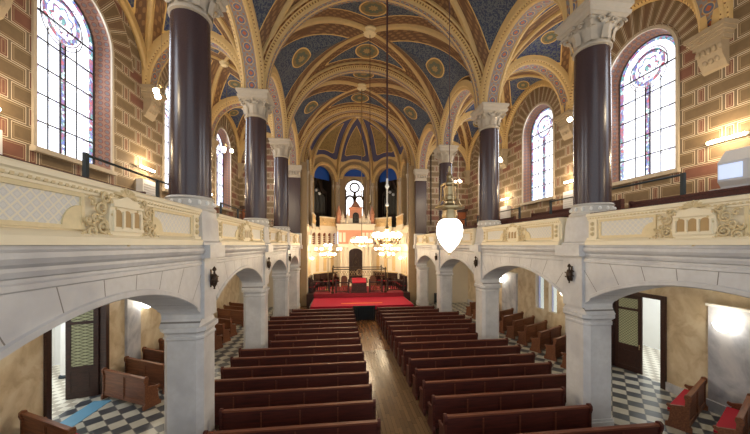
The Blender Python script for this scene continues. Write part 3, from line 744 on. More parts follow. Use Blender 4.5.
# ------------------------------------------------------------------ floors
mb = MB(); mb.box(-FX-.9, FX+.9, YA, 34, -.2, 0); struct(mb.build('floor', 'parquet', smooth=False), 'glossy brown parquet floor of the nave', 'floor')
for s in (-1, 1):
    mb = MB(); x0, x1 = sorted((s*(FX+.9), s*(WX+.36))); mb.box(x0, x1, YA, YB, -.2, 0); struct(mb.build('floor', 'checker', smooth=False), 'diagonal grey and white checker tile floor of the %s aisle' % SIDE[s], 'floor')
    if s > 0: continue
    mb = MB(); d0, d1 = DY[s]; x0, x1 = sorted((s*(WX-.6), s*(WX-.05))); mb.box(x0, x1, d0-.1, d1-.5, 0, .012)  # blue sky light on the tiles, painted as a thin coloured strip
    tag(mb.build('door_mat', 'sky_reflection', smooth=False), 'pale blue painted sky reflection on the tiles inside the %s door' % SIDE[s], 'mat')
# ------------------------------------------------------------------ end walls of aisles and galleries
for s in (-1, 1):
    mb = MB(); x0, x1 = s*(FX+.4), s*(WX+.1)
    mb.add([(x0, YB, 5.3), (x1, YB, 5.3), (x1, YB, 16.2), (x0, YB, 16.2)], [(0, 1, 2, 3)])
    struct(mb.build('wall_end_%s' % SIDE[s], 'masonry_x', smooth=False), 'painted masonry end wall of the %s gallery' % SIDE[s], 'wall')
    mb = MB(); mb.add([(x0, YB, 0), (x1, YB, 0), (x1, YB, 5.3), (x0, YB, 5.3)], [(0, 1, 2, 3)])
    struct(mb.build('wall_end_%s' % SIDE[s], 'plaster', smooth=False), 'pale end wall of the %s aisle' % SIDE[s], 'wall')
    d = empty('door_%d' % (3 if s < 0 else 4), (s*9.05, YB-.02, 5.3)); struct(d, 'brown wooden door at the far end of the %s gallery' % SIDE[s], 'door')
    mb = MB(); mb.box(-.85, .85, -.08, 0, 0, 3.1); mb.box(-.95, .95, -.14, 0, 3.1, 3.3); mb.build('door_frame', 'wood_dark', d, smooth=False)
    mb = MB()
    for a, b in ((-.75, -.02), (.02, .75)):
        mb.box(a, b, -.12, -.04, 0, 3.0)
        for z0, z1 in ((.2, 1.2), (1.4, 2.8)): mb.box(a+.12, b-.12, -.14, -.12, z0, z1)
    lf = mb.build('door_leaf', 'wood_door', d, smooth=False)
    mb = MB(); mb.ball((.1, -.18, 1.1), .04, 8); mb.tube([(.1, -.12, 1.1), (.1, -.18, 1.1)], .015, 6); mb.build('door_knob', 'brass', lf)
mb = MB()
for s in (-1, 1):
    x0, x1 = sorted((s*4.55, s*6.1)); mb.box(x0, x1, YB+.1, YB+.5, 0, 12.5)
struct(mb.build('wall_front', 'yellow_pillar', smooth=False), 'beige stone jambs either side of the apse opening', 'wall')
# ------------------------------------------------------------------ apse
YC, AR = 28.4, 4.9; ASP = 12.2
ang = [-112.5, -67.5, -22.5, 22.5, 67.5, 112.5]
V = [(AR*sin(R(a)), YC+AR*cos(R(a))) for a in ang]; V[0] = (V[1][0], YB+.3); V[5] = (V[4][0], YB+.3)
def frame(i):
    """matrix: local x along the side (left to right seen from inside), local y outward, z up; origin mid side"""
    a, b = Vector((*V[i], 0)), Vector((*V[i+1], 0)); m = (a+b)/2; dx = (b-a).normalized(); dy = Vector((-dx.y, dx.x, 0))
    if dy.dot(m-Vector((0, YC, 0))) < 0: dy = -dy
    M4 = Matrix(((dx.x, dy.x, 0, m.x), (dx.y, dy.y, 0, m.y), (0, 0, 1, 0), (0, 0, 0, 1))); return M4, (b-a).length
SN = ['left side', 'left', 'centre', 'right', 'right side']
# triumphal arch behind the last nave arch, and the small wall above it
mb = MB(); mb.sweep(arcpts((0, YB+.62, ASP+.3), 4.55, 4.45, 'x', n=50), (0, 1, 0), [(p*.7, r*.8) for p, r in TP], TM)
struct(mb.build(trim(), ['rib', 'bead', 'ochre', 'guilloche']), 'inner moulded arch opening to the apse', 'arch')
mb = MB(); vs = []; n = 60
for i in range(n+1):
    t = PI*i/n; vs += [(4.8*cos(t), YB+.3, ASP+.3+4.7*sin(t)), (6.2*cos(t), YB+.3, ASP+.3+7*sin(t))]
mb.add(vs, [(2*i, 2*i+2, 2*i+3, 2*i+1) for i in range(n)]); struct(mb.build('wall_front', 'yellow_pillar', smooth=False), 'narrow beige wall above the apse arch', 'wall')
for i in range(5):
    F, W = frame(i); h = W/2; nm = SN[i]
    # low marble wall
    mb = MB(); mb.box(-h, h, 0, .25, .7, 5.35, mat=F); mb.box(-h, h, -.10, .0, 5.2, 5.38, mat=F); mb.box(-h, h, -.08, 0, 6.95, 7.15, mat=F); mb.box(-h, h, .0, .25, 6.75, 7.15, mat=F)
    for e in (-h, h): mb.box(e-.09, e+.09, -.06, .0, .7, 5.2, mat=F)
    o = mb.build('wall_apse', 'white_marble', smooth=False); struct(o, 'cream marble lower wall of the apse, %s panel' % nm, 'wall')
    mb = MB(); mb.box(-h+.35, h-.35, -.03, 0, 2.4, 2.5, mat=F); mb.box(-h+.35, h-.35, -.03, 0, 4.6, 4.7, mat=F)
    for x in (-h*.55, 0, h*.55):
        if i == 2: continue
        a_ = [(x-.20, 2.6)]+[(x-.20*cos(PI*j/10), 4.0+.22*sin(PI*j/10)) for j in range(11)]+[(x+.20, 2.6)]
        mb.prism(a_, -.035, .0, 'y', mat=F)
    mb.build('gilt_niche_panels', 'ark_gold', o, smooth=False)
    # choir arcade z 5.38..6.75 : five small arches
    if i != 2:
        mb = MB(); cnt = 5; st = (W-.2)/cnt; r = st*.37
        for c in range(cnt):
            xc = -h+.1+st*(c+.5); x0, x1 = xc-st/2, xc+st/2
            for a, b in ((x0, xc-r), (xc+r, x1)): mb.box(a, b, 0, .2, 5.38, 6.75, mat=F)
            ap = [(xc-r*cos(PI*j/10), 6.3+r*sin(PI*j/10)) for j in range(11)]
            vs = [(p[0], 0, p[1]) for p in ap]+[(p[0], 0, 6.75) for p in ap]; mb.add(vs, [(j, j+1, 12+j, 11+j) for j in range(10)], 0, mat=F)
            mb.lathe([(.07, 5.38), (.05, 5.45), (.045, 6.1), (.08, 6.2)], 8, (x0, -.06, 0), mat=F)
        mb.build('choir_arcade', 'white_marble', o, smooth=False)
        mb = MB(); mb.box(-h, h, .45, .5, 5.3, 6.8, mat=F)
        for c in range(cnt):
            xc = -h+.1+st*(c+.5)
            for z in (5.55, 5.75, 5.95, 6.15): mb.box(xc-r, xc+r, .30, .34, z, z+.06, 1, mat=F)
        mb.build('choir_back_wall', ['wood_door', 'white_marble'], o, smooth=False)
    # upper wall with open arch
    ri = 1.27 if i == 2 else 1.44 if W > 3.6 else 1.1; ARS = 12.45 if i == 2 else 12.1; r2 = 1.04
    mb = MB(); 
    def arch_wall(mb, y, r, sp, ztop, z0, hh, mi=0):
        for a, b in ((-hh, -r), (r, hh)): mb.add([(a, y, z0), (b, y, z0), (b, y, ztop), (a, y, ztop)], [(0, 1, 2, 3)], mi, mat=F)
        ap = [(-r*cos(PI*j/24), sp+r*sin(PI*j/24)) for j in range(25)]
        mb.add([(p[0], y, p[1]) for p in ap]+[(p[0], y, ztop) for p in ap], [(j, j+1, 26+j, 25+j) for j in range(24)], mi, mat=F)
        # soffit 0.5 deep
        full = [(-r, z0)]+ap+[(r, z0)]
        mb.add([(p[0], y, p[1]) for p in full]+[(p[0], y+.5, p[1]) for p in full], [(j, j+1, len(full)+j+1, len(full)+j) for j in range(len(full)-1)], mi, mat=F)
    arch_wall(mb, 0.0, ri, ARS, 14.7, 7.15, h); arch_wall(mb, .6, r2, 11.6, 12.95, 7.15, h+.3) if i == 2 else None
    up = mb.build('wall_apse', 'yellow_pillar', smooth=False); struct(up, 'upper apse wall with open round arch, %s panel' % nm, 'wall')
    mb = MB(); P = [F @ Vector(((ri+.06)*cos(PI*j/30), -.02, ARS+(ri+.06)*sin(PI*j/30))) for j in range(31)]
    lat = F.to_3x3() @ Vector((0, 1, 0)); mb.sweep(P, lat, [(-.14, .30), (-.14, .20), (-.10, .16), (-.08, .02), (.02, -.02), (.1, -.06), (.3, -.06)], [0, 1, 0, 0, 0, 0]); mb.build('archivolt', ['rib', 'bead'], up)
    if i != 2:
        mb = MB(); mb.box(-ri-.16, -ri-.06, .02, 2.0, 7.15, 14.4, mat=F); mb.box(ri+.06, ri+.16, .02, 2.0, 7.15, 14.4, mat=F); mb.build('recess_side', 'void', up, smooth=False)
    if i == 2:
        mb = MB(); mb.box(-1.9, -1.2, .55, 2.0, 7.15, 14, mat=F); mb.box(1.2, 1.9, .55, 2.0, 7.15, 14, mat=F); mb.build('recess_side', 'yellow_pillar', up, smooth=False)
    mb = MB(); mb.box(-h-.4, h+.4, 2.0, 2.05, 7.15, 14.6, mat=F); mb.build('recess_back', 'void' if i != 2 else 'yellow_pillar', up, smooth=False)
    mb = MB(); mb.box(-h-.1, h+.1, .95, 1.0, 12.9 if i == 2 else 12.35, 14.6, mat=F)
    mb.build('blue_tympanum', 'bluetymp', up, smooth=False)
    # cluster columns at the side ends
    mb = MB()
    for e in (-1, 1):
        for dx, dy in ((.13, -.02), (.36, .24)):
            mb.lathe([(.12, 7.15), (.12, 7.35), (.085, 7.42), (.08, 11.2), (.10, 11.25), (.10, 11.32), (.09, 11.36), (.15, 11.62), (.17, 11.66), (.17, 11.8), (.10, 11.85), (.10, 12.8)], 10, (e*(h-dx), dy, 0), mat=F)
    mb.build('cluster_columns', 'capital', up)
    # balustrade
    b = empty('balustrade', F @ Vector((0, -.45, 7.15)), math.atan2((F.to_3x3() @ Vector((1, 0, 0))).y, (F.to_3x3() @ Vector((1, 0, 0))).x))
    tag(b, 'cream and gilt balustrade of the organ loft, %s section' % nm, 'balustrade', 'balustrade sections of the organ loft'); w = h-(.22 if i in (0, 2, 4) else .8)
    mb = MB(); mb.box(-w, w, -.08, .08, .92, 1.05); mb.box(-w, w, -.06, .06, -.35, .10); mb.box(-w, w, -.10, .06, -.38, -.25); mb.build('rail', 'white_marble', b, smooth=False)
    mb = MB(); mb.box(-w, w, -.02, .02, .10, .92); nb = int(w*2/.32)
    for c in range(nb):
        x = -w+.16+c*(2*w-.32)/max(1, nb-1); mb.box(x-.035, x+.035, -.06, .0, .1, .92)
        if c < nb-1: mb.ball((x+.16, -.03, .5), .09, 8, 0, 1.8)
    mb.build('pierced_panel', 'ark_gold', b, smooth=False)
    if i in (1, 3, 0, 4):                   # organ case with pipes
        og = empty('pipe_organ', F @ Vector((0, 1.1, 7.15)), b.rotation_euler.z); tag(og, 'dark organ case with pipes in the %s apse arch' % nm, 'organ', 'organ cases behind the apse arches')
        mb = MB(); mb.box(-1.25, 1.25, 0, .6, 0, 1.3); mb.box(-1.3, 1.3, -.06, .6, 1.3, 1.42); mb.box(-1.3, -1.15, 0, .5, 1.4, 3.9); mb.box(1.15, 1.3, 0, .5, 1.4, 3.9)
        mb.prism([(-1.3, 3.7), (-.7, 3.7), (-.35, 4.2), (0, 5.2), (.35, 4.2), (.7, 3.7), (1.3, 3.7), (1.3, 3.9), (.6, 4.4), (0, 5.7), (-.6, 4.4), (-1.3, 3.9)], 0, .3, 'y'); mb.build('organ_case', 'void', og, smooth=False)
        for c in range(11):
            x = -1.0+.2*c; hh = 2.9-abs(x)*.9; mb = MB(); mb.lathe([(.02, 0), (.07, .3), (.07, hh), (.05, hh)], 8, (x, .1, 1.42)); mb.build('organ_pipe', 'pipe', og)
        mb = MB()
        for x in (-.22, .22): mb.ball((x, .0, 3.95-.3*(x > 0)), .16, 8)
        mb.build('rosette', 'device', og)
# centre window: two lancets and a round light
F, W = frame(2)
nwin += 1; w = empty('window_%d' % nwin); struct(w, 'bright two light window with round light in the centre of the apse', 'window')
mb = MB(); g_ = 1.18
mb.box(-1.03, 1.03, .80, .84, 7.2, 12.75, 0, mat=F)
mb.build('window_glass', 'glass_apse', w, smooth=False)
mb = MB()
yf = .70
def ring(cx, cz, r0, r1, t0=0, t1=2*PI, n=32):
    P = [(cx+r0*cos(t0+(t1-t0)*j/n), cz+r0*sin(t0+(t1-t0)*j/n)) for j in range(n+1)]; Q = [(cx+r1*cos(t0+(t1-t0)*j/n), cz+r1*sin(t0+(t1-t0)*j/n)) for j in range(n+1)]
    vs = [(p[0], yf, p[1]) for p in P]+[(p[0], yf, p[1]) for p in Q]+[(p[0], yf+.1, p[1]) for p in P]; m = n+1
    mb.add(vs, [(j, j+1, m+j+1, m+j) for j in range(n)]+[(j, j+1, 2*m+j+1, 2*m+j) for j in range(n)], mat=F)
ring(0, 11.72, .42, .60); ring(-.52, 10.35, .34, .54, 0, PI); ring(.52, 10.35, .34, .54, 0, PI); ring(0, 11.5, 1.02, 1.3, 0, PI)
ring(-.80, 11.1, .16, .22); ring(.80, 11.1, .16, .22)
for a, b, z0, z1 in ((-.16, .16, 7.2, 10.9), (-1.3, -.92, 7.2, 11.5), (.92, 1.3, 7.2, 11.5), (-.14, .14, 10.75, 11.2)): mb.box(a, b, yf, yf+.1, z0, z1, mat=F)
mb.build('window_tracery', 'bronze', w, smooth=False)
# apse vault
apex = np.array([0, YC-.6, 17.35])
av = empty('ceiling', (0, YC, ASP)); struct(av, 'ribbed apse vault painted blue with ochre panels', 'vault')
def apt(p, v):
    h0 = p[2]; f = math.sqrt(max(0, 1-(1-v)**2)); return np.array([p[0]*(1-v)+apex[0]*v, p[1]*(1-v)+apex[1]*v, h0+(apex[2]-h0)*f])
for i in range(5):
    F, W = frame(i); h = W/2; nt, nv = 24, 20; G_ = np.zeros((nt+1, nv+1, 3))
    for a_ in range(nt+1):
        t = -cos(PI*a_/nt); hz = 1.75*math.sqrt(max(0, 1-t*t)); p = F @ Vector((t*h, 0, 12.7+hz)); p = np.array(p)
        for j in range(nv+1):
            v = j/nv; G_[a_, j] = apt(p, 1-(1-v)**1.0)
    flat = G_.reshape(-1, 3)
    def dist(Pn, poly):
        best = np.full(len(Pn), 1e9)
        for k in range(len(poly)-1):
            a, b = poly[k], poly[k+1]; ab = b-a; L = max(1e-9, ab@ab); u = np.clip(((Pn-a)@ab)/L, 0, 1); best = np.minimum(best, np.linalg.norm(Pn-(a+u[:, None]*ab), axis=1))
        return best
    d = np.minimum(np.minimum(dist(flat, G_[:, 0])-.12, dist(flat, G_[0])-.1), dist(flat, G_[-1])-.1)
    pc = G_[nt//2, nv//3]; mb = MB(); ww = nv+1
    mb.add([tuple(Vector(p)-Vector((0, YC, ASP))) for p in flat], [(a*ww+j, a*ww+j+1, (a+1)*ww+j+1, (a+1)*ww+j) for a in range(nt) for j in range(nv)], 0,
           [(float(x), float(np.linalg.norm(p-pc))) for x, p in zip(d, flat)], [(float(p[0]-pc[0]+(p[1]-pc[1])*.5), float(p[2]-pc[2])) for p in flat])
    mb.build('vault_web', 'web_apse', av)
for i in range(1, 5):
    p = np.array([V[i][0]*.98, YC+(V[i][1]-YC)*.98, 12.4]); pts = [apt(p, j/24) for j in range(24)]; pts = [tuple(q-np.array([0, YC, ASP])) for q in pts]
    dx = Vector((V[i][0]-apex[0], V[i][1]-apex[1], 0)).normalized(); mb = MB(); mb.sweep(pts, (-dx.y, dx.x, 0), [(l*.85, r-.05) for l, r in RIBP], [0, 1, 0, 0, 0, 0, 0, 0, 0, 0, 1, 0]); mb.build('diagonal_rib', ['rib', 'rib_dark'], av)
mb = MB(); mb.lathe([(.3, 0), (.28, -.15), (.1, -.25), (.001, -.26)], 14, tuple(apex-np.array([0, YC, ASP]))); mb.build('boss', 'cream_gold', av)
# roof shell closing the building above the vaults, apse outer shell
mb = MB(); mb.box(-11.2, 11.2, YA, 36.5, 18.6, 18.8); struct(mb.build('ceiling', 'plaster', smooth=False), 'roof slab above the vaults', 'roof')
# ------------------------------------------------------------------ platform
PZ = .75
mb = MB(); mb.box(-3.95, 3.95, 22.3, 26.0, 0, PZ); struct(mb.build('floor', 'wood_dark', smooth=False), 'low front step of the platform before the ark', 'platform')
P2 = 1.1
mb = MB(); mb.box(-4.5, 4.5, 26.0, 33.2, 0, P2); struct(mb.build('floor', 'wood_dark', smooth=False), 'raised platform in front of the ark', 'platform')
mb = MB(); mb.box(-3.85, 3.85, 22.26, 25.98, PZ, PZ+.02); mb.box(-3.85, 3.85, 22.26, 22.29, PZ-.25, PZ+.02)
tag(mb.build('carpet', 'carpet_front', smooth=False), 'bright crimson carpet strip along the platform front', 'carpet')
mb = MB(); mb.box(-3.9, 3.9, 25.97, 30.3, P2, P2+.02); mb.box(-3.9, 3.9, 25.96, 25.99, PZ+.03, P2+.02); tag(mb.build('carpet', 'carpet', smooth=False), 'dull red carpet around the reading desk', 'carpet')
mb = MB(); mb.box(-1.6, 1.6, 23.15, 23.45, PZ+.021, PZ+.03); tag(mb.build('floor_strip', 'stripe', smooth=False), 'narrow orange strip laid across the crimson carpet', 'mat')
t = empty('draped_barrier', (0, 21.2, 0)); tag(t, 'black draped barrier closing the centre aisle before the platform', 'barrier')
mb = MB(); mb.box(-.78, .78, -.05, .0, 0, .95)
for i in range(13): mb.tube([(-.75+.125*i, -.055, .02), (-.75+.125*i, -.06, .5), (-.75+.125*i, -.055, .93)], .03, 6)
mb.build('drape', 'black', t); mb = MB(); mb.box(-.80, .80, -.06, .06, .94, .99); mb.build('rail', 'black', t, smooth=False)
# dark wainscot stalls round the apse
for i in range(5):
    F, W = frame(i); h = W/2-.3; nm = SN[i]
    if i == 2: continue
    b = empty('choir_stall', F @ Vector((0, -.5, P2+.02)), math.atan2((F.to_3x3() @ Vector((1, 0, 0))).y, (F.to_3x3() @ Vector((1, 0, 0))).x)); tag(b, 'dark wooden stall bench along the %s wall of the apse' % nm, 'bench', 'dark stalls round the apse')
    mb = MB(); mb.box(-h, h, .35, .42, 0, 1.2); mb.box(-h, h, .28, .45, 1.2, 1.28)
    for c in range(5): x = -h+.1+c*(2*h-.2)/4; mb.box(x-.05, x+.05, .3, .36, 0, 1.2)
    mb.build('back_panel', 'wood_dark', b, smooth=False)
    mb = MB(); mb.box(-h, h, -.1, .35, .40, .46); mb.build('seat', 'cushion', b, smooth=False)
    for c in range(5): x = -h+.1+c*(2*h-.2)/4; mb = MB(); mb.box(x-.04, x+.04, -.1, .35, 0, .75); mb.build('armrest', 'wood_dark', b, smooth=False)
# front balustrades of the reading platform (dark wood)
def balus(name, x0, x1, y, label):
    t = empty(name, ((x0+x1)/2, y, P2+.02)); tag(t, label, 'railing', 'dark wooden railings on the platform'); w = (x1-x0)/2
    mb = MB(); mb.box(-w, w, -.05, .05, .85, .95); mb.box(-w, w, -.04, .04, .08, .16); mb.build('rail', 'wood_dark', t, smooth=False)
    mb = MB(); n = max(3, int(2*w/.18))
    for c in range(n): mb.lathe([(.02, .16), (.045, .3), (.025, .45), (.045, .6), (.02, .85)], 6, (-w+.08+c*(2*w-.16)/(n-1), 0, 0))
    mb.build('spindles', 'pew_light' if abs(x0+x1) < 4 else 'wood_dark', t)
    for e in (-w, w):
        mb = MB(); mb.box(e-.07, e+.07, -.07, .07, 0, 1.05); mb.ball((e, 0, 1.12), .08, 8); mb.build('post', 'wood_dark', t)
balus('platform_railing', -2.02, -.92, 26.3, 'dark wooden railing on the platform left of the reading desk')
balus('platform_railing', .92, 2.02, 26.3, 'dark wooden railing on the platform right of the reading desk')
balus('platform_railing', -4.1, -2.6, 26.9, 'dark wooden railing near the left side of the apse')
balus('platform_railing', 2.6, 4.1, 26.9, 'dark wooden railing near the right side of the apse')
# reading desk
t = empty('reading_desk', (0, 26.5, P2+.02)); tag(t, 'dark carved reading desk with a red cover in the middle of the platform', 'desk')
mb = MB(); mb.box(-.65, .65, -.3, .4, 0, .85); mb.box(-.7, .7, -.36, .45, 0, .12)
for x in (-.4, 0, .4): mb.box(x-.16, x+.16, -.33, -.3, .2, .75)
mb.build('body', 'wood_dark', t, smooth=False)
mb = MB(); mb.prism([(-.4, .88), (-.4, .94), (.5, 1.22), (.5, .88)], -.75, .75, 'x'); mb.build('desk_top', 'wood_dark', t, smooth=False)
mb = MB(); mb.prism([(-.42, .86), (-.42, .96), (.48, 1.24), (.48, 1.22), (-.40, .94), (-.40, .86)], -.6, .6, 'x'); mb.build('red_cover', 'cushion', t, smooth=False)
for sx in (-1, 1):
    t = empty('carved_chair', (sx*1.3, 27.4, P2+.02), PI); tag(t, 'pale carved wooden armchair %s of the reading desk' % ('left' if sx < 0 else 'right'), 'chair', 'carved chairs behind the railing')
    mb = MB(); mb.box(-.28, .28, -.25, .28, .42, .48); mb.build('seat', 'cushion', t, smooth=False)
    mb = MB(); mb.box(-.28, .28, .22, .28, .5, 1.2); mb.prism([(-.3, 1.2), (-.2, 1.35), (0, 1.45), (.2, 1.35), (.3, 1.2)], .22, .28, 'y'); mb.build('backrest', 'pew_light', t, smooth=False)
    for x in (-.25, .25):
        for y in (-.22, .24): mb = MB(); mb.box(x-.03, x+.03, y-.03, y+.03, 0, .42); mb.build('leg', 'pew_light', t, smooth=False)
        mb = MB(); mb.box(x-.03, x+.03, -.22, .26, .68, .73); mb.box(x-.03, x+.03, -.22, -.16, .45, .7); mb.build('armrest', 'pew_light', t, smooth=False)
# brass canopy frame over the desk
t = empty('canopy_frame', (0, 26.4, P2+.02)); tag(t, 'tall dark metal canopy frame with pierced brass valance over the reading desk', 'canopy')
for x in (-2.3, 2.3):
    for y in (-.25, 2.3):
        mb = MB(); mb.lathe([(.14, 0), (.14, .12), (.07, .2), (.05, .9), (.08, .95), (.05, 1.0), (.045, 2.0), (.08, 2.1), (.05, 2.2), (.001, 2.3)], 10, (x, y, 0)); mb.build('post', 'bronze', t)
mb = MB()
for y in (-.25, 2.3): mb.box(-2.3, 2.3, y-.03, y+.03, 2.02, 2.10)
for x in (-2.3, 2.3): mb.box(x-.03, x+.03, -.25, 2.3, 2.02, 2.10)
mb.build('top_bar', 'bronze', t, smooth=False)
mb = MB()
for x in [-2.2+.22*i for i in range(21)]:
    mb.tube([(x+.1*cos(u), -.25, 1.82+.1*sin(u)) for u in [2*PI*j/12 for j in range(13)]], .018, 5)
    mb.tube([(x+.05*cos(u), -.25, 1.62+.05*sin(u)) for u in [2*PI*j/8 for j in range(9)]], .014, 5)
mb.tube([(-2.3, -.25, 1.5), (2.3, -.25, 1.5)], .02, 6); mb.tube([(.22*cos(u), -.25, 1.80+.26*sin(u)) for u in [2*PI*j/16 for j in range(17)]], .05, 6)
mb.build('brass_valance', 'brass', t)
# ------------------------------------------------------------------ the ark
AY = 31.75
t = empty('torah_ark', (0, AY, P2)); tag(t, 'white marble ark with dark curtain, pink gable and pinnacles at the centre of the apse', 'ark')
def A(z): return z-P2
mb = MB(); mb.box(-1.7, 1.7, -1.2, .6, 0, .12); mb.box(-1.7, 1.7, -1.0, .6, .12, .22); mb.build('steps', 'white_marble', t, smooth=False)
mb = MB(); mb.prism([(-1.55, A(1.3)), (-.72, A(1.3)), (-.72, A(4.4))]+[(-.72*cos(PI*j/12), A(4.5)+.45*sin(PI*j/12)) for j in range(13)]+[(.72, A(4.4)), (.72, A(1.3)), (1.55, A(1.3)), (1.55, A(5.25)), (-1.55, A(5.25))], -.3, .5, 'y')
mb.build('portal', 'white_marble', t, smooth=False)
for x in (-1.5, -1.02, 1.02, 1.5):
    mb = MB(); mb.lathe([(.17, A(1.3)), (.17, A(1.5)), (.12, A(1.6)), (.11, A(4.6)), (.12, A(4.65)), (.18, A(4.9)), (.2, A(5.0)), (.2, A(5.1))], 14, (x, -.45, 0)); mb.build('portal_column', 'white_marble', t)
mb = MB(); mb.box(-1.8, 1.8, -.65, .5, A(5.1), A(5.3)); mb.box(-1.9, 1.9, -.72, .5, A(5.3), A(5.42)); mb.build('entablature', 'white_marble', t, smooth=False)
mb = MB(); mb.box(-.70, .70, -.18, -.12, A(1.4), A(4.95))
for i in range(9): mb.tube([(-.64+.16*i, -.19, A(1.45)), (-.64+.16*i, -.19, A(4.85))], .05, 6)
cu = mb.build('curtain', 'curtain', t)
mb = MB(); mb.tube([(.32*cos(u), -.25, A(3.5)+.62*sin(u)) for u in [2*PI*j/20 for j in range(21)]], .03, 6); mb.ball((0, -.25, A(3.5)), .12, 8); mb.ball((0, -.25, A(4.3)), .08, 8)
for x in (-.12, .12): mb.tube([(x, -.25, A(3.2)), (x, -.25, A(3.8))], .02, 5)
mb.build('curtain_embroidery', 'bronze', cu)
mb = MB(); mb.box(-1.8, 1.8, -.35, .5, A(5.42), A(6.85)); mb.prism([(-.75, A(5.42))]+[(-.75*cos(PI*j/14), A(5.5)+.75*sin(PI*j/14)) for j in range(15)]+[(.75, A(5.42))], -.42, -.35, 'y', 1)
mb.prism([(-.55, A(5.45))]+[(-.55*cos(PI*j/14), A(5.5)+.55*sin(PI*j/14)) for j in range(15)]+[(.55, A(5.45))], -.44, -.42, 'y', 2)
for x in [-1.6+.4*i for i in range(9)]:
    if abs(x) > .8: mb.box(x-.14, x+.14, -.37, -.35, A(5.6), A(6.6), 1)
mb.build('tympanum', ['terracotta', 'white_marble', 'ark_gold'], t, smooth=False)
mb = MB(); mb.box(-1.95, 1.95, -.55, .5, A(6.85), A(7.35)); mb.box(-2.05, 2.05, -.62, .5, A(7.35), A(7.5)); mb.prism([(-1.6, A(7.5)), (-1.6, A(7.9)), (-.9, A(8.0)), (-.6, A(8.5)), (.6, A(8.5)), (.9, A(8.0)), (1.6, A(7.9)), (1.6, A(7.5))], -.3, .3, 'y')
mb.build('upper_cornice', 'white_marble', t, smooth=False)
mb = MB(); mb.box(-.62, .62, -.35, .35, A(8.1), A(9.1)); mb.lathe([(.68, A(9.1), 1), (.72, A(9.2), 1), (.5, A(9.3), .6), (.42, A(9.5), .2), (.2, A(9.8), 0), (.06, A(9.95)), (.001, A(10.2))], 12, (0, 0, 0), rot=.5)
mb.build('temple_turret', 'terracotta', t, smooth=False)
for x in (-1.75, 1.75): mb = MB(); mb.lathe([(.24, A(7.5)), (.24, A(8.5)), (.28, A(8.55)), (.16, A(9.0)), (.001, A(9.5))], 8, (x, 0, 0)); mb.build('corner_turret', 'terracotta', t, smooth=False)
for x in (-1.35, 1.35, -.85, .85): mb = MB(); mb.lathe([(.14, A(7.5)), (.14, A(8.2)), (.18, A(8.25)), (.05, A(8.6)), (.001, A(9.0))], 8, (x, -.3, 0)); mb.build('pinnacle', 'white_marble', t)
mb = MB(); mb.prism([(-.32, A(7.6)), (-.32, A(8.4))]+[(-.32*cos(PI*j/10), A(8.4)+.3*sin(PI*j/10)) for j in range(11)]+[(.32, A(7.6))], -.42, -.3, 'y'); mb.build('turret_niche', 'void', t, smooth=False)
mb = MB()
for x in (-.16, 0, .16): mb.box(x-.02, x+.02, -.44, -.42, A(7.7), A(8.5))
for z in (7.9, 8.2, 8.5): mb.box(-.3, .3, -.44, -.42, A(z), A(z)+.03)
mb.build('niche_lattice', 'pipe', t, smooth=False)
# ------------------------------------------------------------------ branched candelabra and chandeliers
def branched(name, loc, rad, n, rows, stem0, stem1, gl, label, cat, group=None, floor=False, power=60):
    t = empty(name, loc); tag(t, label, cat, group)
    mb = MB(); mb.tube([(0, 0, stem0), (0, 0, stem1)], .03, 8)
    if floor: mb.lathe([(.3, stem0), (.3, stem0+.06), (.12, stem0+.16), (.06, stem0+.5), (.1, stem0+.6), (.04, stem0+.8)], 12)
    else: mb.lathe([(.001, -.35), (.08, -.3), (.14, -.15), (.08, 0), (.04, .1), (.1, .3), (.03, .45)], 12)
    mb.build('stem', 'brass', t)
    for r_, (rr, dz, nn) in enumerate(rows):
        for i in range(nn):
            a = 2*PI*i/nn+.3*r_; ca, sa = cos(a), sin(a); mb = MB()
            mb.tube([(0, 0, dz-.15), (rr*.4*ca, rr*.4*sa, dz-.32), (rr*.8*ca, rr*.8*sa, dz-.28), (rr*ca, rr*sa, dz-.12)], .016, 6); mb.lathe([(.02, -.12), (.06, -.08), (.06, -.05)], 8, (rr*ca, rr*sa, dz))
            ar = mb.build('arm', 'brass', t); mb = MB(); mb.ball((rr*ca, rr*sa, dz+.02+gl*.5), gl, 10); mb.build('lit_globe', 'globe', ar)
    L = bpy.data.lights.new('lamp_glow', 'POINT'); L.energy = power; L.color = (1, .78, .5); L.shadow_soft_size = .35; lo = bpy.data.objects.new('lamp_glow', L); C.objects.link(lo); lo.location = (loc[0], loc[1], loc[2]+rows[0][1]+.1-(.0 if not floor else 0)-.55*(0 if floor else 1))
    return t
branched('chandelier', (0, 11.15, 5.6), .5, 8, [(.46, .0, 10)], 0, 17.5-5.6, .105, 'lit globe chandelier on a long dark rod, nearer of the two', 'chandelier', power=260)
branched('chandelier', (0, 23.44, 5.5), .7, 8, [(.72, .05, 12), (.35, .25, 6)], 0, 17.5-5.5, .115, 'lit globe chandelier farther from the camera, before the ark', 'chandelier', power=300)
for s in (-1, 1):
    branched('candelabrum', (s*2.75, 27.9, P2+.02), .9, 8, [(1.15, 3.75, 9), (.65, 3.25, 7), (.3, 4.1, 4)], 0, 4.1, .105, 'tall branched brass candelabrum with lit globes %s of the ark' % SIDE[s], 'candelabrum', floor=True, power=170)
    t = empty('wall_sconce', (s*4.3, 29.4, 4.0)); tag(t, 'small lit sconce on the %s side wall of the apse' % SIDE[s], 'lamp'); mb = MB(); mb.ball((0, 0, 0), .12, 10); mb.build('lit_globe', 'globe', t); mb = MB(); mb.tube([(s*.2, 0, -.1), (0, 0, -.15), (0, 0, -.08)], .02, 6); mb.build('bracket', 'brass', t)
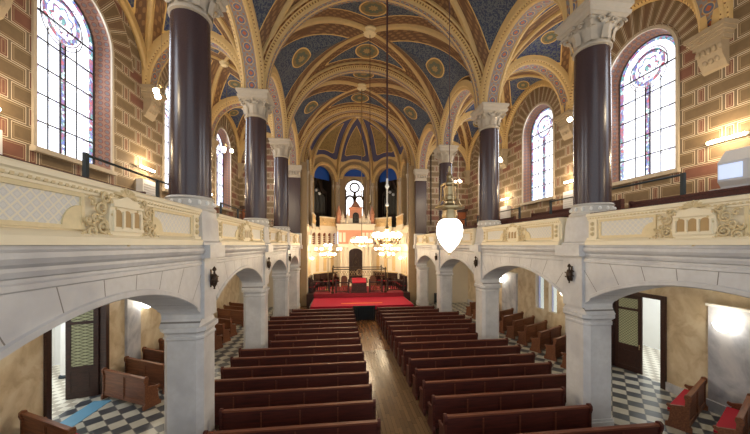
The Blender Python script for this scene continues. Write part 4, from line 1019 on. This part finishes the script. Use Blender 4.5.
# dark rods and hanging eternal light
mb = MB(); mb.tube([(0, 17.31, 8.2), (0, 17.31, 17.65)], .018, 6)
t = empty('hanging_light', (0, 17.31, 0)); tag(t, 'small oil lamp hanging on a thin rod in mid nave', 'lamp'); mb.build('rod', 'cable', t)
mb = MB(); mb.lathe([(.001, 7.6), (.05, 7.65), (.09, 7.8), (.05, 7.9), (.03, 8.2)], 10, (0, 0, 0)); mb.build('lamp_bowl', 'brass', t)
for v in t.children: v.location = (0, 0 if v.name.startswith('lamp_bowl') else -17.31, 0)
# thicker dark red sleeve of the nearer chandelier rod
mb = MB(); mb.tube([(0, 11.15, 7.75), (0, 11.15, 17.6)], .035, 8); mb.lathe([(.04, 6.75), (.07, 6.8), (.03, 6.9), (.03, 7.4), (.09, 7.5), (.04, 7.6), (.04, 7.8)], 10, (0, 11.15, 0), 1)
o = [x for x in bpy.data.objects if x.name == 'chandelier'][0]; q = mb.build('rod_sleeve', ['cable', 'white'], o); q.location = (0, -11.15, -5.6)
# near pendant lamp
t = empty('pendant_lamp', (0, 4.78, 5.30)); tag(t, 'large glowing pear shaped pendant lamp with brass gallery hanging in the near nave', 'pendant lamp')
mb = MB(); mb.lathe([(.02, -.12), (.08, -.06), (.15, .03), (.20, .14), (.215, .24), (.205, .32), (.17, .39), (.12, .43)], 28); mb.build('glass_bowl', 'bowl', t)
mb = MB(); mb.lathe([(.001, -.17), (.03, -.16), (.02, -.13), (.03, -.12)], 12); mb.build('finial', 'brass', t)
mb = MB(); mb.lathe([(.125, .42), (.13, .50), (.12, .52), (.12, .58), (.24, .60), (.24, .63), (.16, .65), (.10, .68), (.09, .72), (.125, .74), (.125, .80), (.10, .82), (.10, .96), (.13, .98), (.13, 1.01), (.06, 1.04), (.04, 1.10), (.05, 1.14), (.02, 1.2), (.015, 1.3)], 24)
for i in range(8):
    a = PI*2*i/8; mb.tube([(.20*cos(a), .20*sin(a), .63), (.15*cos(a), .15*sin(a), .74), (.14*cos(a), .14*sin(a), 1.0)], .009, 5)
mb.build('brass_fitting', 'brass', t)
mb = MB(); mb.tube([(0, 0, 1.28), (0, 0, 12.4)], .006, 6); mb.build('hanging_cable', 'cable', t)
L = bpy.data.lights.new('lamp_glow', 'POINT'); L.energy = 25; L.color = (1, .9, .72); L.shadow_soft_size = .25; lo = bpy.data.objects.new('lamp_glow', L); C.objects.link(lo); lo.location = (0, 4.78, 4.9)
# ------------------------------------------------------------------ gallery lamps, cabinets, rails, benches
for s in (-1, 1):
    for k in range(0, 4):
        yc = Y0+BAY*(k+.5)
        t = empty('globe_pendant', (s*7.9, yc, 10.4)); tag(t, 'small three globe pendant under the %s gallery vault, bay %d from the camera' % (SIDE[s], k+1), 'pendant lamp', 'globe pendants in the galleries')
        mb = MB(); mb.tube([(0, 0, .2), (0, 0, 5.1)], .01, 5)
        for i in range(3):
            a = 2*PI*i/3+.4; mb.tube([(0, 0, .35), (.15*cos(a), .15*sin(a), .4), (.25*cos(a), .25*sin(a), .2)], .012, 5)
        mb.build('stem', 'brass', t)
        for i in range(3):
            a = 2*PI*i/3+.4; mb = MB(); mb.ball((.25*cos(a), .25*sin(a), .1), .10, 10); mb.build('lit_globe', 'globe', t)
        L = bpy.data.lights.new('lamp_glow', 'POINT'); L.energy = 95; L.color = (1, .78, .5); L.shadow_soft_size = .2; lo = bpy.data.objects.new('lamp_glow', L); C.objects.link(lo); lo.location = (s*7.9, yc, 10.1)
    for k, y in enumerate(CY[:4]):
        yy = y-.35 if k else y-.6
        t = empty('tube_wall_light', (s*(WX-.12), yy, 8.55)); tag(t, 'long lit tube lamp on the %s gallery wall, %s from the camera' % (SIDE[s], ORD[k]), 'wall lamp', 'tube lamps on the gallery walls')
        mb = MB(); mb.box(-.05, .05, -.5, .5, -.03, .04); mb.build('backplate', 'white', t, smooth=False); mb = MB(); mb.tube([(-s*.07, -.45, 0), (-s*.07, .45, 0)], .05, 8); mb.build('lit_tube', 'tube', t)
        L = bpy.data.lights.new('lamp_glow', 'POINT'); L.energy = 95; L.color = (1, .76, .48); L.shadow_soft_size = .1; lo = bpy.data.objects.new('lamp_glow', L); C.objects.link(lo); lo.location = (s*(WX-.5), yy, 8.6)
        if s > 0 and k == 1: continue
        t = empty('wall_cabinet', (s*(WX-.14), yy, 6.9)); tag(t, 'white radiator cabinet on the %s gallery wall below a tube lamp, %s from the camera' % (SIDE[s], ORD[k]), 'cabinet', 'white cabinets on the gallery walls')
        mb = MB(); mb.box(-.13, .13, -.45, .45, 0, 1.15); mb.build('body', 'device', t, smooth=False); mb = MB()
        for j in range(8): x0, x1 = sorted((-s*.13, -s*.14)); mb.box(x0, x1, -.38, .38, .15+.11*j, .19+.11*j)
        mb.build('grille', 'marble_grey', t, smooth=False)
    # handrails
    for k, (a, b) in enumerate(((6.5, 11.2), (13.3, 17.6), (19.4, 23.8))):
        t = empty('handrail', (s*6.72, (a+b)/2, 5.28)); h = (b-a)/2; tag(t, 'thin dark metal handrail behind the %s parapet, %s run from the camera' % (SIDE[s], ORD[k]), 'handrail', 'metal handrails in the galleries')
        mb = MB(); mb.tube([(0, -h, 1.78), (0, h, 1.78)], .028, 8); mb.build('rail', 'iron', t)
        for y in (-h, 0, h): mb = MB(); mb.box(-.03, .03, y-.045, y+.045, 0, 1.82 if y else 1.78); mb.build('post', 'iron', t, smooth=False)
    # gallery benches : two rows per bay
    for k in range(0, 4):
        yc = Y0+BAY*(k+.5)
        for r_, (xb, zt) in enumerate(((6.2, 6.42), (7.5, 6.75))):
            if s > 0 and k == 0 and r_: continue
            t = empty('gallery_bench', (s*xb, yc, 5.285)); tag(t, 'dark wooden bench in the %s gallery, bay %d from the camera, %s row' % (SIDE[s], k+1, ['front', 'rear'][r_]), 'bench', 'dark benches in the galleries'); H = zt-5.28
            mb = MB(); x0, x1 = sorted((0, s*.05)); mb.box(x0, x1, -2.3, 2.3, .35, H); x0, x1 = sorted((-s*.03, s*.07)); mb.box(x0, x1, -2.3, 2.3, H, H+.05); mb.build('backrest', 'pew', t, smooth=False)
            mb = MB(); x0, x1 = sorted((s*.05, s*.43)); mb.box(x0, x1, -2.3, 2.3, H-.6, H-.55); mb.build('seat', 'pew', t, smooth=False)
            for y in (-2.3, 2.3): mb = MB(); x0, x1 = sorted((-s*.03, s*.43)); mb.box(x0, x1, y-.03, y+.03, 0, H-.35); mb.box(min(-s*.03, s*.1), max(-s*.03, s*.1), y-.03, y+.03, H-.35, H+.08); mb.build('end_panel', 'pew', t, smooth=False)
# white device with a screen in the right gallery
t = empty('display_case', (8.1, 6.15, 5.285), R(8)); tag(t, 'white case with a slanted lit screen standing in the right gallery', 'display case')
mb = MB(); mb.box(-.1, .75, -.9, .45, 0, 1.5); mb.box(.15, .75, .45, .8, 0, 1.5); mb.prism([(-.1, 1.5), (-.22, 1.62), (-.22, 2.1), (.1, 2.45), (.8, 2.45), (.8, 1.5)], -.5, .45, 'y'); mb.prism([(-.1, 1.5), (-.1, 2.3), (.1, 2.48), (.8, 2.48), (.8, 1.5)], -1.2, -.5, 'y')
mb.build('case', 'device', t, smooth=False)
mb = MB(); mb.box(-.245, -.22, .0, .42, 1.68, 2.04); mb.build('screen', 'screen', t, smooth=False)
# lower aisle wall lamps and globes
for s in (-1, 1):
    for k, y in enumerate(CY[:4]):
        yy = y-(.35 if s > 0 and k == 1 else .5 if s < 0 else 0)
        t = empty('wall_sconce', (s*(WX-.1), yy, 2.75)); tag(t, 'bright half bowl wall lamp on the grey panel behind the %s %s pier' % (ORD[k], SIDE[s]), 'wall lamp', 'bowl lamps in the aisles')
        mb = MB(); mb.lathe([(.02, -.12), (.12, -.08), (.2, .02), (.24, .14)], 16, (-s*.16, 0, 0)); mb.build('lit_bowl', 'sconce', t); mb = MB(); mb.box(min(0, -s*.1), max(0, -s*.1), -.05, .05, -.1, .1); mb.build('bracket', 'brass', t, smooth=False)
        L = bpy.data.lights.new('lamp_glow', 'POINT'); L.energy = 14; L.color = (1, .88, .7); L.shadow_soft_size = .15; lo = bpy.data.objects.new('lamp_glow', L); C.objects.link(lo); lo.location = (s*(WX-.45), yy, 3.05)
    for k in range(4):
        yc = Y0+BAY*(k+.5)
        t = empty('ceiling_globe', (s*7.9, yc, 4.95)); tag(t, 'small globe lamp on the %s aisle ceiling, bay %d from the camera' % (SIDE[s], k+1), 'ceiling lamp', 'globe lamps on the aisle ceilings')
        mb = MB(); mb.ball((0, 0, -.2), .12, 12); mb.build('lit_globe', 'globe', t); mb = MB(); mb.lathe([(.05, -.1), (.06, 0)], 10); mb.build('fitting', 'brass', t)
        L = bpy.data.lights.new('lamp_glow', 'POINT'); L.energy = 12; L.color = (1, .9, .74); L.shadow_soft_size = .15; lo = bpy.data.objects.new('lamp_glow', L); C.objects.link(lo); lo.location = (s*7.9, yc, 4.4)
# radiator at the end of the right aisle
t = empty('radiator', (7.2, YB-.25, 0)); tag(t, 'dark cast radiator at the far end of the right aisle', 'radiator')
for i in range(8): mb = MB(); mb.box(-.4+.11*i, -.32+.11*i, -.08, .08, .1, .95); mb.build('fin', 'iron', t, smooth=False)
mb = MB(); mb.box(-.42, .5, -.04, .04, .15, .22); mb.box(-.4, -.36, -.06, .06, 0, .1); mb.box(.42, .46, -.06, .06, 0, .1); mb.build('pipe', 'iron', t, smooth=False)
# ------------------------------------------------------------------ pews
END = [(-.10, 0), (-.10, .12), (-.05, .20), (-.05, .80), (-.09, .92), (-.08, 1.02), (-.02, 1.06), (.05, 1.04), (.07, .96), (.04, .88), (.05, .72), (.34, .64), (.42, .66), (.44, .61), (.40, .56), (.34, .54), (.36, .40), (.40, .15), (.46, .12), (.46, 0)]
def make_pew(L, panels, m='pew', cushion=False, name='pew'):
    t = empty(name); h = L/2
    mb = MB(); mb.box(-h, h, -.02, .02, .12, .96)
    mb.build('backrest', m, t, smooth=False)
    mb = MB(); mb.box(-h, h, -.055, .055, .955, 1.0); mb.box(-h, h, -.035, -.02, .885, .955, 1); mb.box(-h, h, -.035, -.02, .12, .26, 1)
    for i in range(panels+1):
        x = -h+i*L/panels; a, b = max(-h, x-.05), min(h, x+.05); mb.box(a, b, -.034, -.02, .26, .885, 1)
        mb.box(max(-h, x-.018), min(h, x+.018), -.05, -.034, .14, .90)
    mb.build('backrest_frame', ['pew_edge' if m == 'pew' else m, m], t, smooth=False)
    mb = MB(); mb.box(-h, h, .02, .42, .42, .46); mb.build('seat', m, t, smooth=False)
    if cushion: mb = MB(); mb.box(-h+.04, h-.04, .04, .43, .46, .51); mb.build('seat_cushion', 'cushion', t, smooth=False)
    for e in (-1, 1):
        mb = MB(); mb.prism(END, e*h-.035, e*h+.035, 'x'); mb.build('end_panel', m, t, smooth=False)
    return t
cache = {}
def place(L, panels, m, cu, loc, rz, label, group, name='pew'):
    key = (L, panels, m, cu)
    if key not in cache: o = cache[key] = make_pew(L, panels, m, cu, name)
    else: o = copy_tree(cache[key])
    o.location = loc; o.rotation_euler = (0, 0, rz); tag(o, label, 'pew', group); return o
rows = [5.40+.94*i for i in range(17)]
for s in (-1, 1):
    for i, y in enumerate(rows):
        near = min(abs(y+.15-c) for c in CY[:4]); L = 4.0 if near < 1.0 else 5.0
        x0 = .84; k = len(rows)-1-i
        place(L, 4 if L < 4.5 else 5, 'pew', False, (s*(x0+L/2), y, 0), 0, 'long dark mahogany pew %s of the centre aisle, %s row counted from the platform' % (SIDE[s], ORD[k]), 'nave pews %s of the aisle' % SIDE[s])
TH = R(27)
for s in (-1, 1):
    ys = {-1: [6.4, 7.6, 8.75, 11.45, 12.55, 13.6, 14.75, 15.85, 16.95, 18.05, 19.15, 21.4, 22.5, 23.6], 1: [6.1, 7.2, 8.3, 12.5, 13.55, 14.6, 15.7, 16.8, 17.9, 19.0, 21.2, 22.3]}[s]
    for i, y in enumerate(ys):
        L = 2.1; xm = s*(WX-.25-L/2*cos(TH)); ym = y-L/2*sin(TH)
        if s < 0 and y > 12: L_ = 2.1
        red = y < 9
        place(L, 2, 'pew_light', red, (xm, ym, 0), s*TH, 'short angled pew %sagainst the %s aisle wall, %s from the camera' % ('with red seat cushion ' if red else '', SIDE[s], ORD[i]), 'angled pews in the %s aisle' % SIDE[s], 'aisle_pew')
# ------------------------------------------------------------------ light, camera
w = bpy.data.worlds.new('World'); bpy.context.scene.world = w; w.use_nodes = True
w.node_tree.nodes['Background'].inputs[0].default_value = (.86, .93, 1.0, 1); w.node_tree.nodes['Background'].inputs[1].default_value = WORLD
cam = bpy.data.cameras.new('camera'); co = bpy.data.objects.new('camera', cam); C.objects.link(co)
co.location = (-1.83, 0, 5.3); co.rotation_euler = (PI/2, 0, -R(7.0)); cam.sensor_width = 36; cam.lens = 14.4; cam.shift_y = 28/750; cam.clip_start = .05; cam.clip_end = 200
sc = bpy.context.scene; sc.camera = co
sc.view_settings.view_transform = 'Standard'; sc.view_settings.look = 'None'; sc.view_settings.exposure = EXPO; sc.view_settings.gamma = 1; sc.view_settings.use_curve_mapping = False
sc.cycles.max_bounces = 8; sc.cycles.diffuse_bounces = 5; sc.cycles.glossy_bounces = 3; sc.cycles.sample_clamp_indirect = 6
